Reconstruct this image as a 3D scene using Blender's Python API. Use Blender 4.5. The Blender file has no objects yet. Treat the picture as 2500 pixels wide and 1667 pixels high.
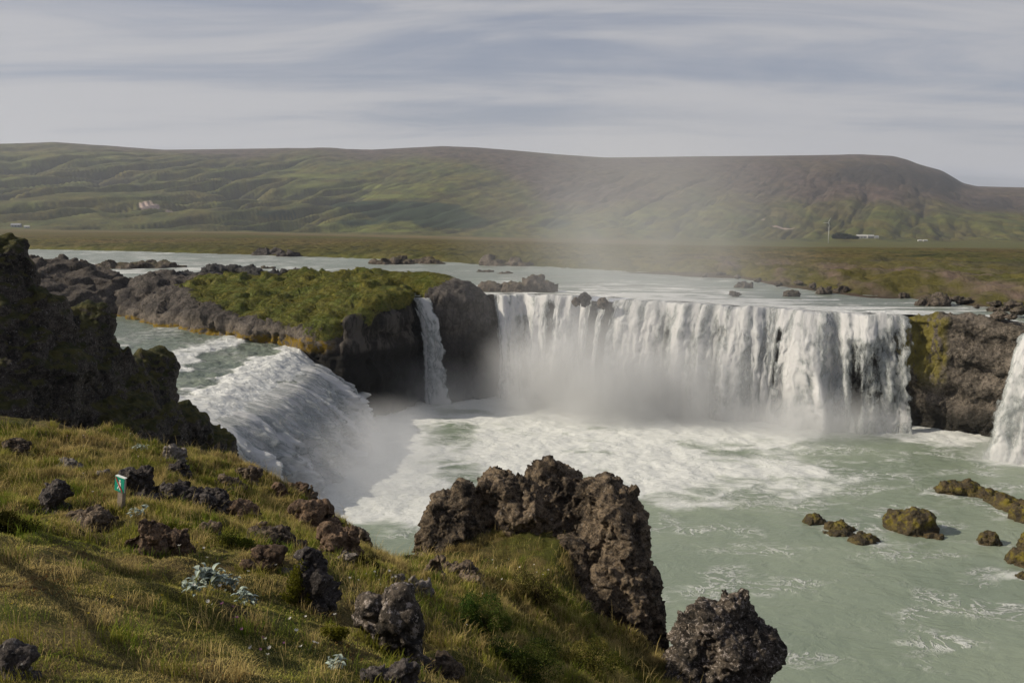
import bpy, math, random
import numpy as np
from mathutils import Vector
R = math.radians
S = bpy.context.scene
# ------------------------------------------------------------------ camera, sky, sun, exposure
F, CX, CY = 2100.0, 1250.0, 833.5
PITCH, CZ = R(7.8), 20.6
cam = bpy.data.cameras.new("camera"); camo = bpy.data.objects.new("camera", cam)
S.collection.objects.link(camo); S.camera = camo
camo.location = (0, 0, CZ); camo.rotation_euler = (R(90) - PITCH, 0, 0)
cam.sensor_width = 36; cam.lens = F / 2500 * 36; cam.clip_start = 0.1; cam.clip_end = 60000
SUN_H = Vector((-0.995, -0.10, 0)); ELEV = R(33)
SUN = Vector((SUN_H.x * math.cos(ELEV), SUN_H.y * math.cos(ELEV), math.sin(ELEV)))
sl = bpy.data.lights.new("sun", 'SUN'); sl.energy = 5.0; sl.angle = R(0.53); sl.color = (1.0, 0.90, 0.73)
so = bpy.data.objects.new("sun", sl); S.collection.objects.link(so)
so.rotation_euler = SUN.to_track_quat('Z', 'Y').to_euler()
S.view_settings.view_transform = 'Standard'; S.view_settings.look = 'None'
S.view_settings.gamma = 1; S.view_settings.exposure = 0.15; S.view_settings.use_curve_mapping = False
S.cycles.use_denoising = True
S.cycles.max_bounces = 6; S.cycles.diffuse_bounces = 3; S.cycles.glossy_bounces = 2
S.cycles.transmission_bounces = 2; S.cycles.transparent_max_bounces = 12; S.cycles.volume_bounces = 2
S.cycles.volume_step_rate = 1.0; S.cycles.volume_max_steps = 96
S.cycles.use_adaptive_sampling = True; S.cycles.adaptive_threshold = 0.02

# ---- node helpers
class NT:
    def __init__(s, nt): s.nt = nt; s.nt.nodes.clear()
    def n(s, t, props=None, **ins):
        nd = s.nt.nodes.new(t)
        for k, v in (props or {}).items(): setattr(nd, k, v)
        for k, v in ins.items():
            k2 = int(k[1:]) if k[0] == '_' and k[1:].isdigit() else k.replace('_', ' ')
            s.set(nd.inputs[k2], v)
        return nd
    def set(s, sock, v):
        if isinstance(v, bpy.types.NodeSocket): s.nt.links.new(v, sock)
        elif isinstance(v, bpy.types.Node): s.nt.links.new(v.outputs[0], sock)
        else:
            if isinstance(v, (tuple, list)) and len(v) == 3 and sock.type == 'RGBA': v = (*v, 1)
            sock.default_value = v
    def math(s, op, a, b=0.0, c=0.0, clamp=False):
        nd = s.n('ShaderNodeMath', {'operation': op, 'use_clamp': clamp}, _0=a, _1=b, _2=c); return nd.outputs[0]
    def vmath(s, op, a, b=(0, 0, 0)):
        nd = s.n('ShaderNodeVectorMath', {'operation': op}, _0=a, _1=b)
        return nd.outputs['Value'] if op in ('LENGTH', 'DOT_PRODUCT') else nd.outputs[0]
    def mix(s, f, a, b):
        nd = s.nt.nodes.new('ShaderNodeMix'); nd.data_type = 'RGBA'
        s.set(nd.inputs[0], f); s.set(nd.inputs[6], a); s.set(nd.inputs[7], b); return nd.outputs[2]
    def mr(s, v, a, b, c=0.0, d=1.0, smooth=True):
        nd = s.n('ShaderNodeMapRange', {'interpolation_type': 'SMOOTHSTEP' if smooth else 'LINEAR'}, _0=v, _1=a, _2=b, _3=c, _4=d); return nd.outputs[0]
    def noise(s, vec, scale, detail=4.0, rough=0.55, dist=0.0):
        nd = s.n('ShaderNodeTexNoise', None, Vector=vec, Scale=scale, Detail=detail, Roughness=rough, Distortion=dist); return nd.outputs['Fac']
    def vor(s, vec, scale, feat='F1', out='Distance'):
        nd = s.n('ShaderNodeTexVoronoi', {'feature': feat}, Vector=vec, Scale=scale); return nd.outputs[out]
    def scale(s, vec, x, y, z): return s.vmath('MULTIPLY', vec, (x, y, z))
    def pos(s): return s.n('ShaderNodeNewGeometry').outputs['Position']
    def nrm(s): return s.n('ShaderNodeNewGeometry').outputs['Normal']
    def sep(s, v): return s.n('ShaderNodeSeparateXYZ', None, Vector=v).outputs
    def attr(s, name, out='Fac'):
        return s.n('ShaderNodeAttribute', {'attribute_name': name}).outputs[out]
def newmat(name):
    m = bpy.data.materials.new(name); m.use_nodes = True; return m, NT(m.node_tree)
def finish(t, col, rough=0.9, height=None, dist=0.05, spec=0.3, strength=1.0):
    b = t.n('ShaderNodeBsdfPrincipled', None, Base_Color=col, Roughness=rough)
    b.inputs['Specular IOR Level'].default_value = spec
    if height is not None:
        bp = t.n('ShaderNodeBump', None, Strength=strength, Distance=dist, Height=height); t.set(b.inputs['Normal'], bp)
    o = t.n('ShaderNodeOutputMaterial', None, Surface=b.outputs[0]); return b

# ---- world: Nishita sky behind thin streaky cloud layers
W = bpy.data.worlds.new("World"); S.world = W; W.use_nodes = True
t = NT(W.node_tree)
sky = t.n('ShaderNodeTexSky', {'sky_type': 'NISHITA', 'sun_disc': False, 'sun_elevation': ELEV,
          'sun_rotation': math.atan2(SUN.x, SUN.y), 'altitude': 100, 'air_density': 1.0, 'dust_density': 2.0, 'ozone_density': 1.0})
dirv = t.n('ShaderNodeTexCoord').outputs['Generated']
sx, sy, sz = t.sep(dirv)
zc = t.math('ADD', t.math('MAXIMUM', sz, 0.0), 0.11)
pl = t.n('ShaderNodeCombineXYZ', None, X=t.math('DIVIDE', sx, zc), Y=t.math('DIVIDE', sy, zc), Z=0.0).outputs[0]
# a cloud sheet seen from below: bands run almost square to the view
rotn = t.n('ShaderNodeMapping', None, Vector=pl, Rotation=(0, 0, R(-7)), Scale=(0.28, 1.5, 1.0))
rotn.inputs['Location'].default_value = (3.1, 1.7, 0)
c1 = t.noise(rotn.outputs[0], 0.8, 7, 0.55, 0.5)
c2 = t.noise(t.scale(pl, 0.35, 0.9, 1), 1.5, 8, 0.62, 1.2)
cl = t.math('ADD', t.math('MULTIPLY', c1, 0.55), t.math('MULTIPLY', c2, 0.45))
low = t.mr(sz, 0.02, 0.26, 0.10, -0.035)
cov = t.mr(t.math('ADD', cl, low), 0.37, 0.62)
skc = t.vmath('MULTIPLY', sky.outputs[0], (0.072, 0.070, 0.080))
cgrey = t.mix(cov, (0.275, 0.295, 0.35), (0.45, 0.447, 0.462))
wc = t.mix(t.mr(cov, 0, 1, 0.62, 0.93), skc, cgrey)
bg = t.n('ShaderNodeBackground', None, Color=wc, Strength=1.0)
t.n('ShaderNodeOutputWorld', None, Surface=bg.outputs[0])

# ------------------------------------------------------------------ geometry helpers
cp, sp = math.cos(PITCH), math.sin(PITCH)
def ray(px, py):
    a = (px - CX) / F; b = -(py - CY) / F
    return np.array([a, cp + b * sp, -sp + b * cp])          # right, forward, up
def at(px, py, d):
    r = ray(px, py); r = r * (d / r[1]); return np.array([r[0], r[1], CZ + r[2]])
def atz(px, py, z):
    r = ray(px, py); r = r * ((z - CZ) / r[2]); return np.array([r[0], r[1], z])

rs0 = np.random.RandomState(7)
PERM = rs0.permutation(4096).astype(np.int64)
GR = rs0.normal(size=(4096, 3)).astype(np.float32); GR /= np.linalg.norm(GR, axis=1, keepdims=True)
def _h(i, j, k, s): return PERM[(PERM[(PERM[(i + s * 131) & 4095] + j) & 4095] + k) & 4095]
def pn(P, seed=0):
    P = np.asarray(P, dtype=np.float32); out = np.empty(len(P), np.float32)
    for a in range(0, len(P), 400000):
        Q = P[a:a + 400000]; I = np.floor(Q).astype(np.int64); f = Q - I
        u = f * f * f * (f * (f * 6 - 15) + 10); acc = 0
        for dx in (0, 1):
            for dy in (0, 1):
                for dz in (0, 1):
                    g = GR[_h(I[:, 0] + dx, I[:, 1] + dy, I[:, 2] + dz, seed)]
                    d = g[:, 0] * (f[:, 0] - dx) + g[:, 1] * (f[:, 1] - dy) + g[:, 2] * (f[:, 2] - dz)
                    w = (u[:, 0] if dx else 1 - u[:, 0]) * (u[:, 1] if dy else 1 - u[:, 1]) * (u[:, 2] if dz else 1 - u[:, 2])
                    acc = acc + w * d
        out[a:a + 400000] = acc * 1.5
    return out
def fbm(P, o=4, seed=0, g=0.5):
    a, s, r = 1.0, 0.0, 0.0
    for k in range(o):
        r = r + a * pn(P * (2.03 ** k), seed + k * 17); s += a; a *= g
    return r / s
def ridge(P, o=3, seed=0, g=0.5):
    a, s, r = 1.0, 0.0, 0.0
    for k in range(o):
        r = r + a * (1 - 2.2 * np.abs(pn(P * (2.03 ** k), seed + k * 17))); s += a; a *= g
    return r / s
def worley(P, seed=0):
    P = np.asarray(P, dtype=np.float32); out = np.empty(len(P), np.float32)
    for a in range(0, len(P), 300000):
        Q = P[a:a + 300000]; I = np.floor(Q).astype(np.int64); best = np.full(len(Q), 9.0, np.float32)
        for dx in (-1, 0, 1):
            for dy in (-1, 0, 1):
                for dz in (-1, 0, 1):
                    C = I + np.array([dx, dy, dz]); hh = _h(C[:, 0], C[:, 1], C[:, 2], seed)
                    d = C + GR[hh] * 0.4 + 0.5 - Q; d = (d * d).sum(1); best = np.minimum(best, d)
        out[a:a + 300000] = np.sqrt(best)
    return out
def facet(P, seed=0):
    P = np.asarray(P, dtype=np.float32); out = np.empty(len(P), np.float32)
    for a in range(0, len(P), 300000):
        Q = P[a:a + 300000]; I = np.floor(Q).astype(np.int64); best = np.full(len(Q), 9.0, np.float32); val = np.zeros(len(Q), np.float32)
        for dx in (-1, 0, 1):
            for dy in (-1, 0, 1):
                for dz in (-1, 0, 1):
                    C = I + np.array([dx, dy, dz]); hh = _h(C[:, 0], C[:, 1], C[:, 2], seed)
                    e = Q - (C + GR[hh] * 0.4 + 0.5); d = (e * e).sum(1); m = d < best; best = np.where(m, d, best)
                    h2 = (hh * 7 + 3) & 4095; val = np.where(m, GR[h2][:, 0] * 0.6 + 1.1 * (GR[(hh * 13 + 5) & 4095] * e).sum(1), val)
        out[a:a + 300000] = val
    return out
def P3(x, y, z=0.0): return np.stack([x, y, np.broadcast_to(z, np.shape(x))], -1).astype(np.float32)
def sst(a, b, x): t_ = np.clip((x - a) / (b - a), 0, 1); return t_ * t_ * (3 - 2 * t_)

def mk(name, V, Fc, mat=None, parent=None, smooth=True, attrs=None, loc=None):
    V = np.asarray(V, dtype=np.float32); Fc = np.asarray(Fc, dtype=np.int32)
    if loc is not None: V = V - np.asarray(loc, dtype=np.float32)
    me = bpy.data.meshes.new(name); k = Fc.shape[1]
    me.vertices.add(len(V)); me.vertices.foreach_set('co', V.ravel())
    me.loops.add(Fc.size); me.loops.foreach_set('vertex_index', Fc.ravel())
    me.polygons.add(len(Fc)); me.polygons.foreach_set('loop_start', np.arange(0, Fc.size, k, dtype=np.int32))
    try: me.polygons.foreach_set('loop_total', np.full(len(Fc), k, dtype=np.int32))
    except Exception: pass
    me.update(calc_edges=True)
    me.polygons.foreach_set('use_smooth', np.full(len(Fc), smooth, dtype=bool))
    for an, av in (attrs or {}).items():
        av = np.asarray(av, dtype=np.float32)
        if av.ndim == 1:
            at_ = me.attributes.new(an, 'FLOAT', 'POINT'); at_.data.foreach_set('value', av)
        else:
            at_ = me.attributes.new(an, 'FLOAT_COLOR', 'POINT')
            at_.data.foreach_set('color', np.concatenate([av, np.ones((len(av), 1), np.float32)], 1).ravel())
    if mat: me.materials.append(mat)
    o = bpy.data.objects.new(name, me); S.collection.objects.link(o)
    if loc is not None: o.location = tuple(float(q) for q in loc)
    if parent: o.parent = parent
    return o
def tag(o, label=None, cat=None, group=None, kind=None):
    if label: o['label'] = label
    if cat: o['category'] = cat
    if group: o['group'] = group
    if kind: o['kind'] = kind
    return o
def grid_faces(n, m):
    i = np.arange(n - 1)[:, None] * m + np.arange(m - 1)[None, :]
    i = i.ravel(); return np.stack([i, i + 1, i + m + 1, i + m], 1)

def vnormals(V, Q):
    a = V[Q[:, 2]] - V[Q[:, 0]]; b = V[Q[:, 3]] - V[Q[:, 1]] if Q.shape[1] == 4 else V[Q[:, 1]] - V[Q[:, 0]]
    n = np.cross(a, b); N = np.zeros_like(V)
    for c in range(Q.shape[1]): 
        for k in range(3): N[:, k] += np.bincount(Q[:, c], n[:, k], len(V))
    return N / (np.linalg.norm(N, axis=1, keepdims=True) + 1e-9)
def subdiv(V, Q):
    n = len(V); E = np.concatenate([Q[:, [0, 1]], Q[:, [1, 2]], Q[:, [2, 3]], Q[:, [3, 0]]]); E.sort(axis=1)
    key = E[:, 0].astype(np.int64) * n + E[:, 1]; uk, inv = np.unique(key, return_inverse=True)
    a, b = uk // n, uk % n; M = (V[a] + V[b]) / 2; C = V[Q].mean(1); q = len(Q)
    e = n + inv.reshape(4, q); c = n + len(uk) + np.arange(q)
    Q2 = np.concatenate([np.stack([Q[:, 0], e[0], c, e[3]], 1), np.stack([Q[:, 1], e[1], c, e[0]], 1),
                         np.stack([Q[:, 2], e[2], c, e[1]], 1), np.stack([Q[:, 3], e[3], c, e[2]], 1)])
    return np.concatenate([V, M, C]), Q2

def surface_nets(Sd, lo, h):
    """Sd: values on a grid, negative inside. Returns quad mesh with outward normals."""
    nx, ny, nz = Sd.shape; ins = Sd < 0
    cnt = np.zeros((nx - 1, ny - 1, nz - 1), np.int8); acc = np.zeros((nx - 1, ny - 1, nz - 1, 3), np.float32); nn = np.zeros((nx - 1, ny - 1, nz - 1), np.float32)
    def sl_(o): return tuple(slice(a, a + s - 1) for a, s in zip(o, (nx, ny, nz)))
    for ax in range(3):
        for p in (0, 1):
            for q in (0, 1):
                o0 = [0, 0, 0]; oth = [k for k in range(3) if k != ax]; o0[oth[0]] = p; o0[oth[1]] = q
                o1 = list(o0); o1[ax] = 1
                A, B = Sd[sl_(o0)], Sd[sl_(o1)]; m = (A < 0) != (B < 0)
                tt = np.where(m, A / np.where(m, A - B, 1), 0)
                acc[..., ax] += np.where(m, tt, 0); acc[..., oth[0]] += m * p; acc[..., oth[1]] += m * q; nn += m
    act = nn > 0; idx = np.full(act.shape, -1, np.int64); idx[act] = np.arange(act.sum())
    I = np.argwhere(act); V = (I + acc[act] / nn[act][:, None]) * h + np.asarray(lo)
    quads = []
    for ax in range(3):
        o = [k for k in range(3) if k != ax]
        s0 = [slice(None)] * 3; s1 = [slice(None)] * 3; s0[ax] = slice(0, -1); s1[ax] = slice(1, None)
        m = ins[tuple(s0)] != ins[tuple(s1)]
        trim = [slice(None)] * 3; trim[o[0]] = slice(1, -1); trim[o[1]] = slice(1, -1); m2 = np.zeros_like(m); m2[tuple(trim)] = m[tuple(trim)]
        J = np.argwhere(m2)
        if not len(J): continue
        d0 = np.zeros(3, int); d0[o[0]] = 1; d1 = np.zeros(3, int); d1[o[1]] = 1
        g = lambda K: idx[K[:, 0], K[:, 1], K[:, 2]]
        q = np.stack([g(J), g(J - d0), g(J - d0 - d1), g(J - d1)], 1)
        inside0 = ins[J[:, 0], J[:, 1], J[:, 2]]
        fl = inside0 if ax != 1 else ~inside0
        q[~fl] = q[~fl][:, ::-1]; quads.append(q)
    return V.astype(np.float32), np.concatenate(quads)

def smin(a, b, k):
    h = np.clip(0.5 + 0.5 * (b - a) / k, 0, 1); return b * (1 - h) + a * h - k * h * (1 - h)
def smax(a, b, k): return -smin(-a, -b, k)
def sdf_blobs(blobs, h, k=0.3, subs=(), cut=None, warp=None, seed=0):
    """blobs: (center, (rx,ry,rz)); smooth union of ellipsoids, subtract subs"""
    C = np.array([b[0] for b in blobs]); Rr = np.array([np.broadcast_to(b[1], 3) for b in blobs])
    lo = (C - Rr).min(0) - 4 * h - k; hi = (C + Rr).max(0) + 4 * h + k
    if cut is not None: lo[2] = max(lo[2], cut)
    n = np.ceil((hi - lo) / h).astype(int) + 1
    X, Y, Z = np.meshgrid(*[lo[i] + np.arange(n[i]) * h for i in range(3)], indexing='ij')
    X = X.astype(np.float32); Y = Y.astype(np.float32); Z = Z.astype(np.float32)
    if warp:
        sc, am = warp; st = max(1, int(sc * 0.2 / h)); 
        cs = [np.arange(0, n[i] + st, st) for i in range(3)]
        G = np.stack(np.meshgrid(*[lo[i] + cs[i] * h for i in range(3)], indexing='ij'), -1)
        sh = G.shape[:3]; g = G.reshape(-1, 3) / sc
        def up(v):
            v = v.reshape(sh)
            for ax in range(3):
                pos = np.arange(n[ax]) / st; i0 = np.floor(pos).astype(int); f = (pos - i0).astype(np.float32); i1 = np.minimum(i0 + 1, v.shape[ax] - 1)
                f = f.reshape([-1 if a == ax else 1 for a in range(3)]); v = np.take(v, i0, ax) * (1 - f) + np.take(v, i1, ax) * f
            return v
        X = X + am * up(fbm(g, 2, seed + 1)); Y = Y + am * up(fbm(g, 2, seed + 2)); Z = Z + am * 0.7 * up(fbm(g, 2, seed + 3))
    D = None
    def ell(c, r):
        r = np.broadcast_to(r, 3)
        q = np.sqrt(((X - c[0]) / r[0]) ** 2 + ((Y - c[1]) / r[1]) ** 2 + ((Z - c[2]) / r[2]) ** 2)
        return (q - 1) * float(min(r))
    for c, r in blobs:
        e = ell(c, r); D = e if D is None else smin(D, e, k)
    for c, r in subs: D = smax(D, -ell(c, r), k * 0.5)
    D[0] = D[-1] = 1; D[:, 0] = D[:, -1] = 1; D[:, :, -1] = 1; D[:, :, 0] = 1
    return surface_nets(D, lo, h)
def craggy(V, Q, amps, seed=0, sub=0):
    """amps: list of (feature size m, amplitude m, kind)"""
    for _ in range(sub): V, Q = subdiv(V, Q)
    N = vnormals(V, Q); d = 0
    for i, (sz_, am, kd) in enumerate(amps):
        P = V / np.asarray(sz_, dtype=np.float32)
        if kd == 'f': d = d + am * fbm(P, 4, seed + i * 7)
        elif kd == 'r': d = d + am * ridge(P, 3, seed + i * 7)
        elif kd == 'k': d = d + am * facet(P + 0.15 * fbm(P * 2, 2, seed)[:, None], seed + i * 7)
        elif kd == 'w': d = d + am * (0.55 - worley(P + 0.25 * fbm(P * 2, 2, seed)[:, None], seed + i * 7))
    return V + N * np.asarray(d)[:, None].astype(np.float32), Q

def rbf(pts):
    """thin plate interpolation of z over x,y"""
    pts = np.asarray(pts, float); X = pts[:, :2]; n = len(X)
    def U(d2): return 0.5 * d2 * np.log(d2 + 1e-9)
    K = U(((X[:, None] - X[None]) ** 2).sum(-1)) + np.eye(n) * 0.02
    Pm = np.concatenate([np.ones((n, 1)), X], 1); A = np.block([[K, Pm], [Pm.T, np.zeros((3, 3))]])
    w = np.linalg.solve(A, np.concatenate([pts[:, 2], np.zeros(3)]))
    def f(x, y):
        x = np.asarray(x, float); y = np.asarray(y, float); r = w[n] + w[n + 1] * x + w[n + 2] * y
        for i in range(n): r = r + w[i] * U((x - X[i, 0]) ** 2 + (y - X[i, 1]) ** 2)
        return r
    return f
def poly_sd(poly, x, y):
    """signed distance to polygon, negative inside"""
    poly = np.asarray(poly, float); d = np.full(np.shape(x), 1e9); ins = np.zeros(np.shape(x), bool); n = len(poly)
    for i in range(n):
        a, b = poly[i], poly[(i + 1) % n]; e = b - a
        wx, wy = x - a[0], y - a[1]; tt = np.clip((wx * e[0] + wy * e[1]) / (e @ e), 0, 1)
        d = np.minimum(d, (wx - tt * e[0]) ** 2 + (wy - tt * e[1]) ** 2)
        c = (a[1] > y) != (b[1] > y)
        if e[1] != 0: ins ^= c & (x < e[0] * (y - a[1]) / e[1] + a[0])
    d = np.sqrt(d); return np.where(ins, -d, d)
def resample(P, step=None, n=None):
    P = np.asarray(P, float); L = np.r_[0, np.cumsum(np.linalg.norm(np.diff(P, axis=0), axis=1))]
    m = n or max(2, int(L[-1] / step) + 1); s = np.linspace(0, L[-1], m)
    return np.stack([np.interp(s, L, P[:, k]) for k in range(P.shape[1])], 1), s
def smooth_line(P, it=2):
    P = np.asarray(P, float)
    for _ in range(it):
        Q = [P[0]]
        for a, b in zip(P[:-1], P[1:]): Q += [0.75 * a + 0.25 * b, 0.25 * a + 0.75 * b]
        P = np.array(Q + [P[-1]])
    return P

# ------------------------------------------------------------------ materials
def rock_mat(name, dark, light, lichen=0.0, moss=None, moss_lo=0.5, moss_hi=0.85, sc=1.0, bump=0.08, extra=None, rough=0.92, lcol=(0.30, 0.29, 0.27), strat=False):
    m, t = newmat(name); p = t.pos(); pv = t.scale(p, sc, sc, sc)
    n1 = t.noise(pv, 0.9, 8, 0.65); n2 = t.noise(pv, 6.0, 6, 0.7); n3 = t.noise(pv, 22.0, 4, 0.7)
    v1 = t.vor(t.n('ShaderNodeVectorMath', {'operation': 'ADD'}, _0=pv, _1=t.scale(t.n('ShaderNodeTexNoise', None, Vector=pv, Scale=5.0).outputs['Color'], 0.2, 0.2, 0.2)).outputs[0], 4.5)
    k = t.math('ADD', t.math('MULTIPLY', n1, 0.5), t.math('MULTIPLY', n2, 0.5))
    col = t.mix(t.mr(k, 0.40, 0.60), dark, light)
    col = t.mix(t.mr(n3, 0.35, 0.55, 0.75, 0), col, tuple(c * 0.4 for c in dark))
    col = t.mix(t.mr(t.vor(pv, 7.0), 0.10, 0.32, 0.55, 0), col, tuple(c * 0.4 for c in dark))
    if lichen > 0:
        l = t.math('MULTIPLY', t.mr(t.noise(pv, 13.0, 5, 0.75), 0.66 - lichen * 0.2, 0.74 - lichen * 0.2), t.mr(n1, 0.3, 0.6, 0.25, 1))
        col = t.mix(l, col, lcol)
    if extra: col = extra(t, col, p, n1, n2)
    if moss:
        nz = t.sep(t.nrm())[2]; mk_ = t.mr(t.math('ADD', nz, t.math('MULTIPLY', t.math('SUBTRACT', n2, 0.5), 1.2)), moss_lo, moss_hi)
        mc = t.mix(t.mr(t.noise(pv, 2.2, 4), 0.38, 0.62), moss[0], moss[1])
        mc = t.mix(t.mr(n3, 0.3, 0.7, 0.5, 0), mc, tuple(c * 0.5 for c in moss[0]))
        col = t.mix(mk_, col, mc)
    h = t.math('ADD', t.math('ADD', t.math('MULTIPLY', n2, 0.9), t.math('MULTIPLY', n3, 0.3)), t.math('MULTIPLY', v1, -0.5))
    finish(t, col, rough, h, bump / sc, 0.25); return m
M_near = rock_mat('near_basalt', (0.035, 0.026, 0.019), (0.20, 0.15, 0.105), 0.30, None, sc=2.2, bump=0.10)
M_dark = rock_mat('dark_basalt', (0.016, 0.013, 0.012), (0.10, 0.085, 0.078), 0.35, None, sc=2.5, bump=0.10)
M_pale = rock_mat('pale_stone', (0.10, 0.085, 0.070), (0.27, 0.24, 0.215), 0.3, None, sc=3.0, bump=0.08)
M_brown = rock_mat('brown_scoria', (0.040, 0.025, 0.016), (0.21, 0.14, 0.09), 0.2, None, sc=3.0, bump=0.12)
M_lich = rock_mat('lichen_basalt', (0.016, 0.014, 0.012), (0.11, 0.088, 0.068), 0.6, None, sc=1.25, bump=0.08, lcol=(0.36, 0.31, 0.28))
M_pinn = rock_mat('pinnacle_rock', (0.020, 0.015, 0.011), (0.20, 0.15, 0.10), 0.42, None, sc=1.15, bump=0.10, lcol=(0.23, 0.20, 0.17))
M_ridge = rock_mat('mossy_ridge_rock', (0.014, 0.012, 0.011), (0.12, 0.10, 0.085), 0.4, ((0.030, 0.034, 0.008), (0.085, 0.075, 0.020)), 0.25, 0.7, sc=1.0, bump=0.15)
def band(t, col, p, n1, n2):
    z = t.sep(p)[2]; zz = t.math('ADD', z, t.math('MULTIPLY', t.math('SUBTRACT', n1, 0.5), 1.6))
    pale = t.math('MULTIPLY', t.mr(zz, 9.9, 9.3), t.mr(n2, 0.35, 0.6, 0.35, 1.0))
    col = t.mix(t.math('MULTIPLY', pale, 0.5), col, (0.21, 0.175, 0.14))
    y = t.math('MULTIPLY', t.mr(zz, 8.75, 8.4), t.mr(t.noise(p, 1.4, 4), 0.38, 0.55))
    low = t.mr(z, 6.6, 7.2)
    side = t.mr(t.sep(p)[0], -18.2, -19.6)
    col = t.mix(t.math('MULTIPLY', t.math('MULTIPLY', y, low), side), col, (0.20, 0.13, 0.012)); cn = t.mix(t.mr(t.noise(t.scale(p, 1, 1, 0.12), 1.1, 5, 0.6), 0.42, 0.6), (0.013, 0.012, 0.011), (0.075, 0.066, 0.058)); col = t.mix(t.mr(t.sep(p)[0], -19.0, -17.2, 0, .9), col, cn)  # right wall's shade and faintly lit columns are painted into the colour
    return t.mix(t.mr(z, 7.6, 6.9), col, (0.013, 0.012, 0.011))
GRASS2 = ((0.052, 0.062, 0.010), (0.125, 0.130, 0.026))
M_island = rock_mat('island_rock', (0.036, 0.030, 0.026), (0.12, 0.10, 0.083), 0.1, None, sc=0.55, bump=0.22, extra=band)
M_cliff = rock_mat('wet_cliff_rock', (0.016, 0.015, 0.015), (0.058, 0.054, 0.052), 0.0, None, sc=0.4, bump=0.2, rough=0.6)
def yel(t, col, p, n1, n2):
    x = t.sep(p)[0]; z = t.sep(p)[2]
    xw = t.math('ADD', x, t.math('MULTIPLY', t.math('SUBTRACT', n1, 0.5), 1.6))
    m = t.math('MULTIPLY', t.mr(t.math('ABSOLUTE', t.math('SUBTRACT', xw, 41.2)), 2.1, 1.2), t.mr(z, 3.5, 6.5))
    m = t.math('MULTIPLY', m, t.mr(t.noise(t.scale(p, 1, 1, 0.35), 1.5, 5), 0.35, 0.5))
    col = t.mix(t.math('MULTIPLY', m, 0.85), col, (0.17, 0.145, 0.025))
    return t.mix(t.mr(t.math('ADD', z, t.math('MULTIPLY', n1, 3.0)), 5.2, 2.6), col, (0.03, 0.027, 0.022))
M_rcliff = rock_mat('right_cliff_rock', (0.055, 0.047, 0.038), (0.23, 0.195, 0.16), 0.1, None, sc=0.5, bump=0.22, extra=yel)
M_river = rock_mat('river_rock', (0.045, 0.036, 0.028), (0.17, 0.14, 0.115), 0.1, ((0.05, 0.05, 0.012), (0.09, 0.08, 0.02)), 0.75, 1.2, sc=0.6, bump=0.15)
def algae(t, col, p, n1, n2):
    z = t.sep(p)[2]
    return t.mix(t.math('MULTIPLY', t.mr(t.noise(p, 1.6, 6, 0.7), 0.46, 0.60), t.mr(z, 0.1, 0.6, 0.2, 1.0)), col, (0.13, 0.105, 0.012))
M_pool = rock_mat('algae_boulder', (0.028, 0.022, 0.012), (0.095, 0.068, 0.030), 0.0, None, sc=1.0, bump=0.12, extra=algae, rough=0.6)
# ------------------------------------------------------------------ foreground ground
G_ANCH = [at(*a) for a in [
    (0, 1035, 17), (-300, 1000, 17), (-700, 1000, 16), (140, 1052, 17), (300, 1078, 17.3), (440, 1108, 17.6), (580, 1145, 17.6), (700, 1200, 16.6), (800, 1300, 15.0), (900, 1362, 14.6),
    (1040, 1385, 14.4), (290, 1245, 11), (100, 1200, 11.5), (500, 1350, 8.6), (700, 1450, 7.6), (100, 1350, 7), (100, 1600, 4.5), (450, 1640, 4.7),
    (800, 1650, 5.6), (1000, 1450, 9.4), (1000, 1600, 7.4), (1180, 1560, 9.6), (1150, 1390, 15.6), (1230, 1365, 16.2), (1340, 1345, 16.3), (1200, 1430, 14.2), (1290, 1440, 13.6), (1300, 1600, 10.3), (1370, 1510, 13.0),
    (1600, 1650, 14.2), (1480, 1600, 13.2), (600, 1250, 12.8), (430, 1250, 11.6), (1650, 1667, 14), (-400, 1300, 8)]]
G_ANCH += [np.array(a) for a in [(0, 0, 18.95), (-4, 0, 19.0), (-8, 3, 18.6), (3, 1, 18.7), (0, -6, 19.0), (8, 4, 16.5), (9, 10, 14.0), (-12, 8, 18.0), (14, -4, 15.0), (-14, -8, 19.5)]]
_g = rbf(G_ANCH)
EDGE = [tuple(at(*a)[:2]) for a in [(-700, 1000, 18.5), (0, 1035, 18), (300, 1078, 18.2), (580, 1145, 18.2), (700, 1200, 17.2), (800, 1300, 15.7), (900, 1362, 15.0), (1040, 1385, 14.8), (1075, 1400, 16.2), (1180, 1345, 17.6), (1330, 1325, 17.6), (1370, 1400, 16.2), (1385, 1480, 14.9), (1440, 1530, 14.6), (1540, 1600, 14.6), (1620, 1640, 14.6), (1720, 1700, 12.5)]] + [(11, 6), (17, -6), (20, -25), (-45, -25), (-45, 15)]
def ground_base(x, y):
    s = poly_sd(EDGE, x, y) + 0.5 * pn(P3(np.ravel(x) * 0.7, np.ravel(y) * 0.7), 3).reshape(np.shape(x))
    s = np.maximum(s, 0); far = sst(18, 30, np.hypot(x, y))
    b = _g(x, y); b = b * (1 - far) + far * np.clip(b, 16, 19)
    return b - np.where(s < 0.8, s * s * 1.5, 0.96 + (s - 0.8) * 3.4)
def ground_z(x, y):
    x = np.asarray(x, float); y = np.asarray(y, float); sh = x.shape
    P = P3(x.ravel(), y.ravel()); n = 0.22 * fbm(P * 0.55, 3, 11) + 0.15 * fbm(P * 1.5, 3, 12) + 0.15 * (0.5 - worley(P * 1.5, 14)) + 0.05 * (0.5 - worley(P * 4.0, 15)) + 0.03 * ridge(P * 5.0, 2, 13)
    rough = 0.35 + 0.9 * sst(4.5, 9, np.hypot(x + 2.5, y).ravel())
    return np.maximum(ground_base(x, y) + (n * rough).reshape(sh), -2.0)
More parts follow.
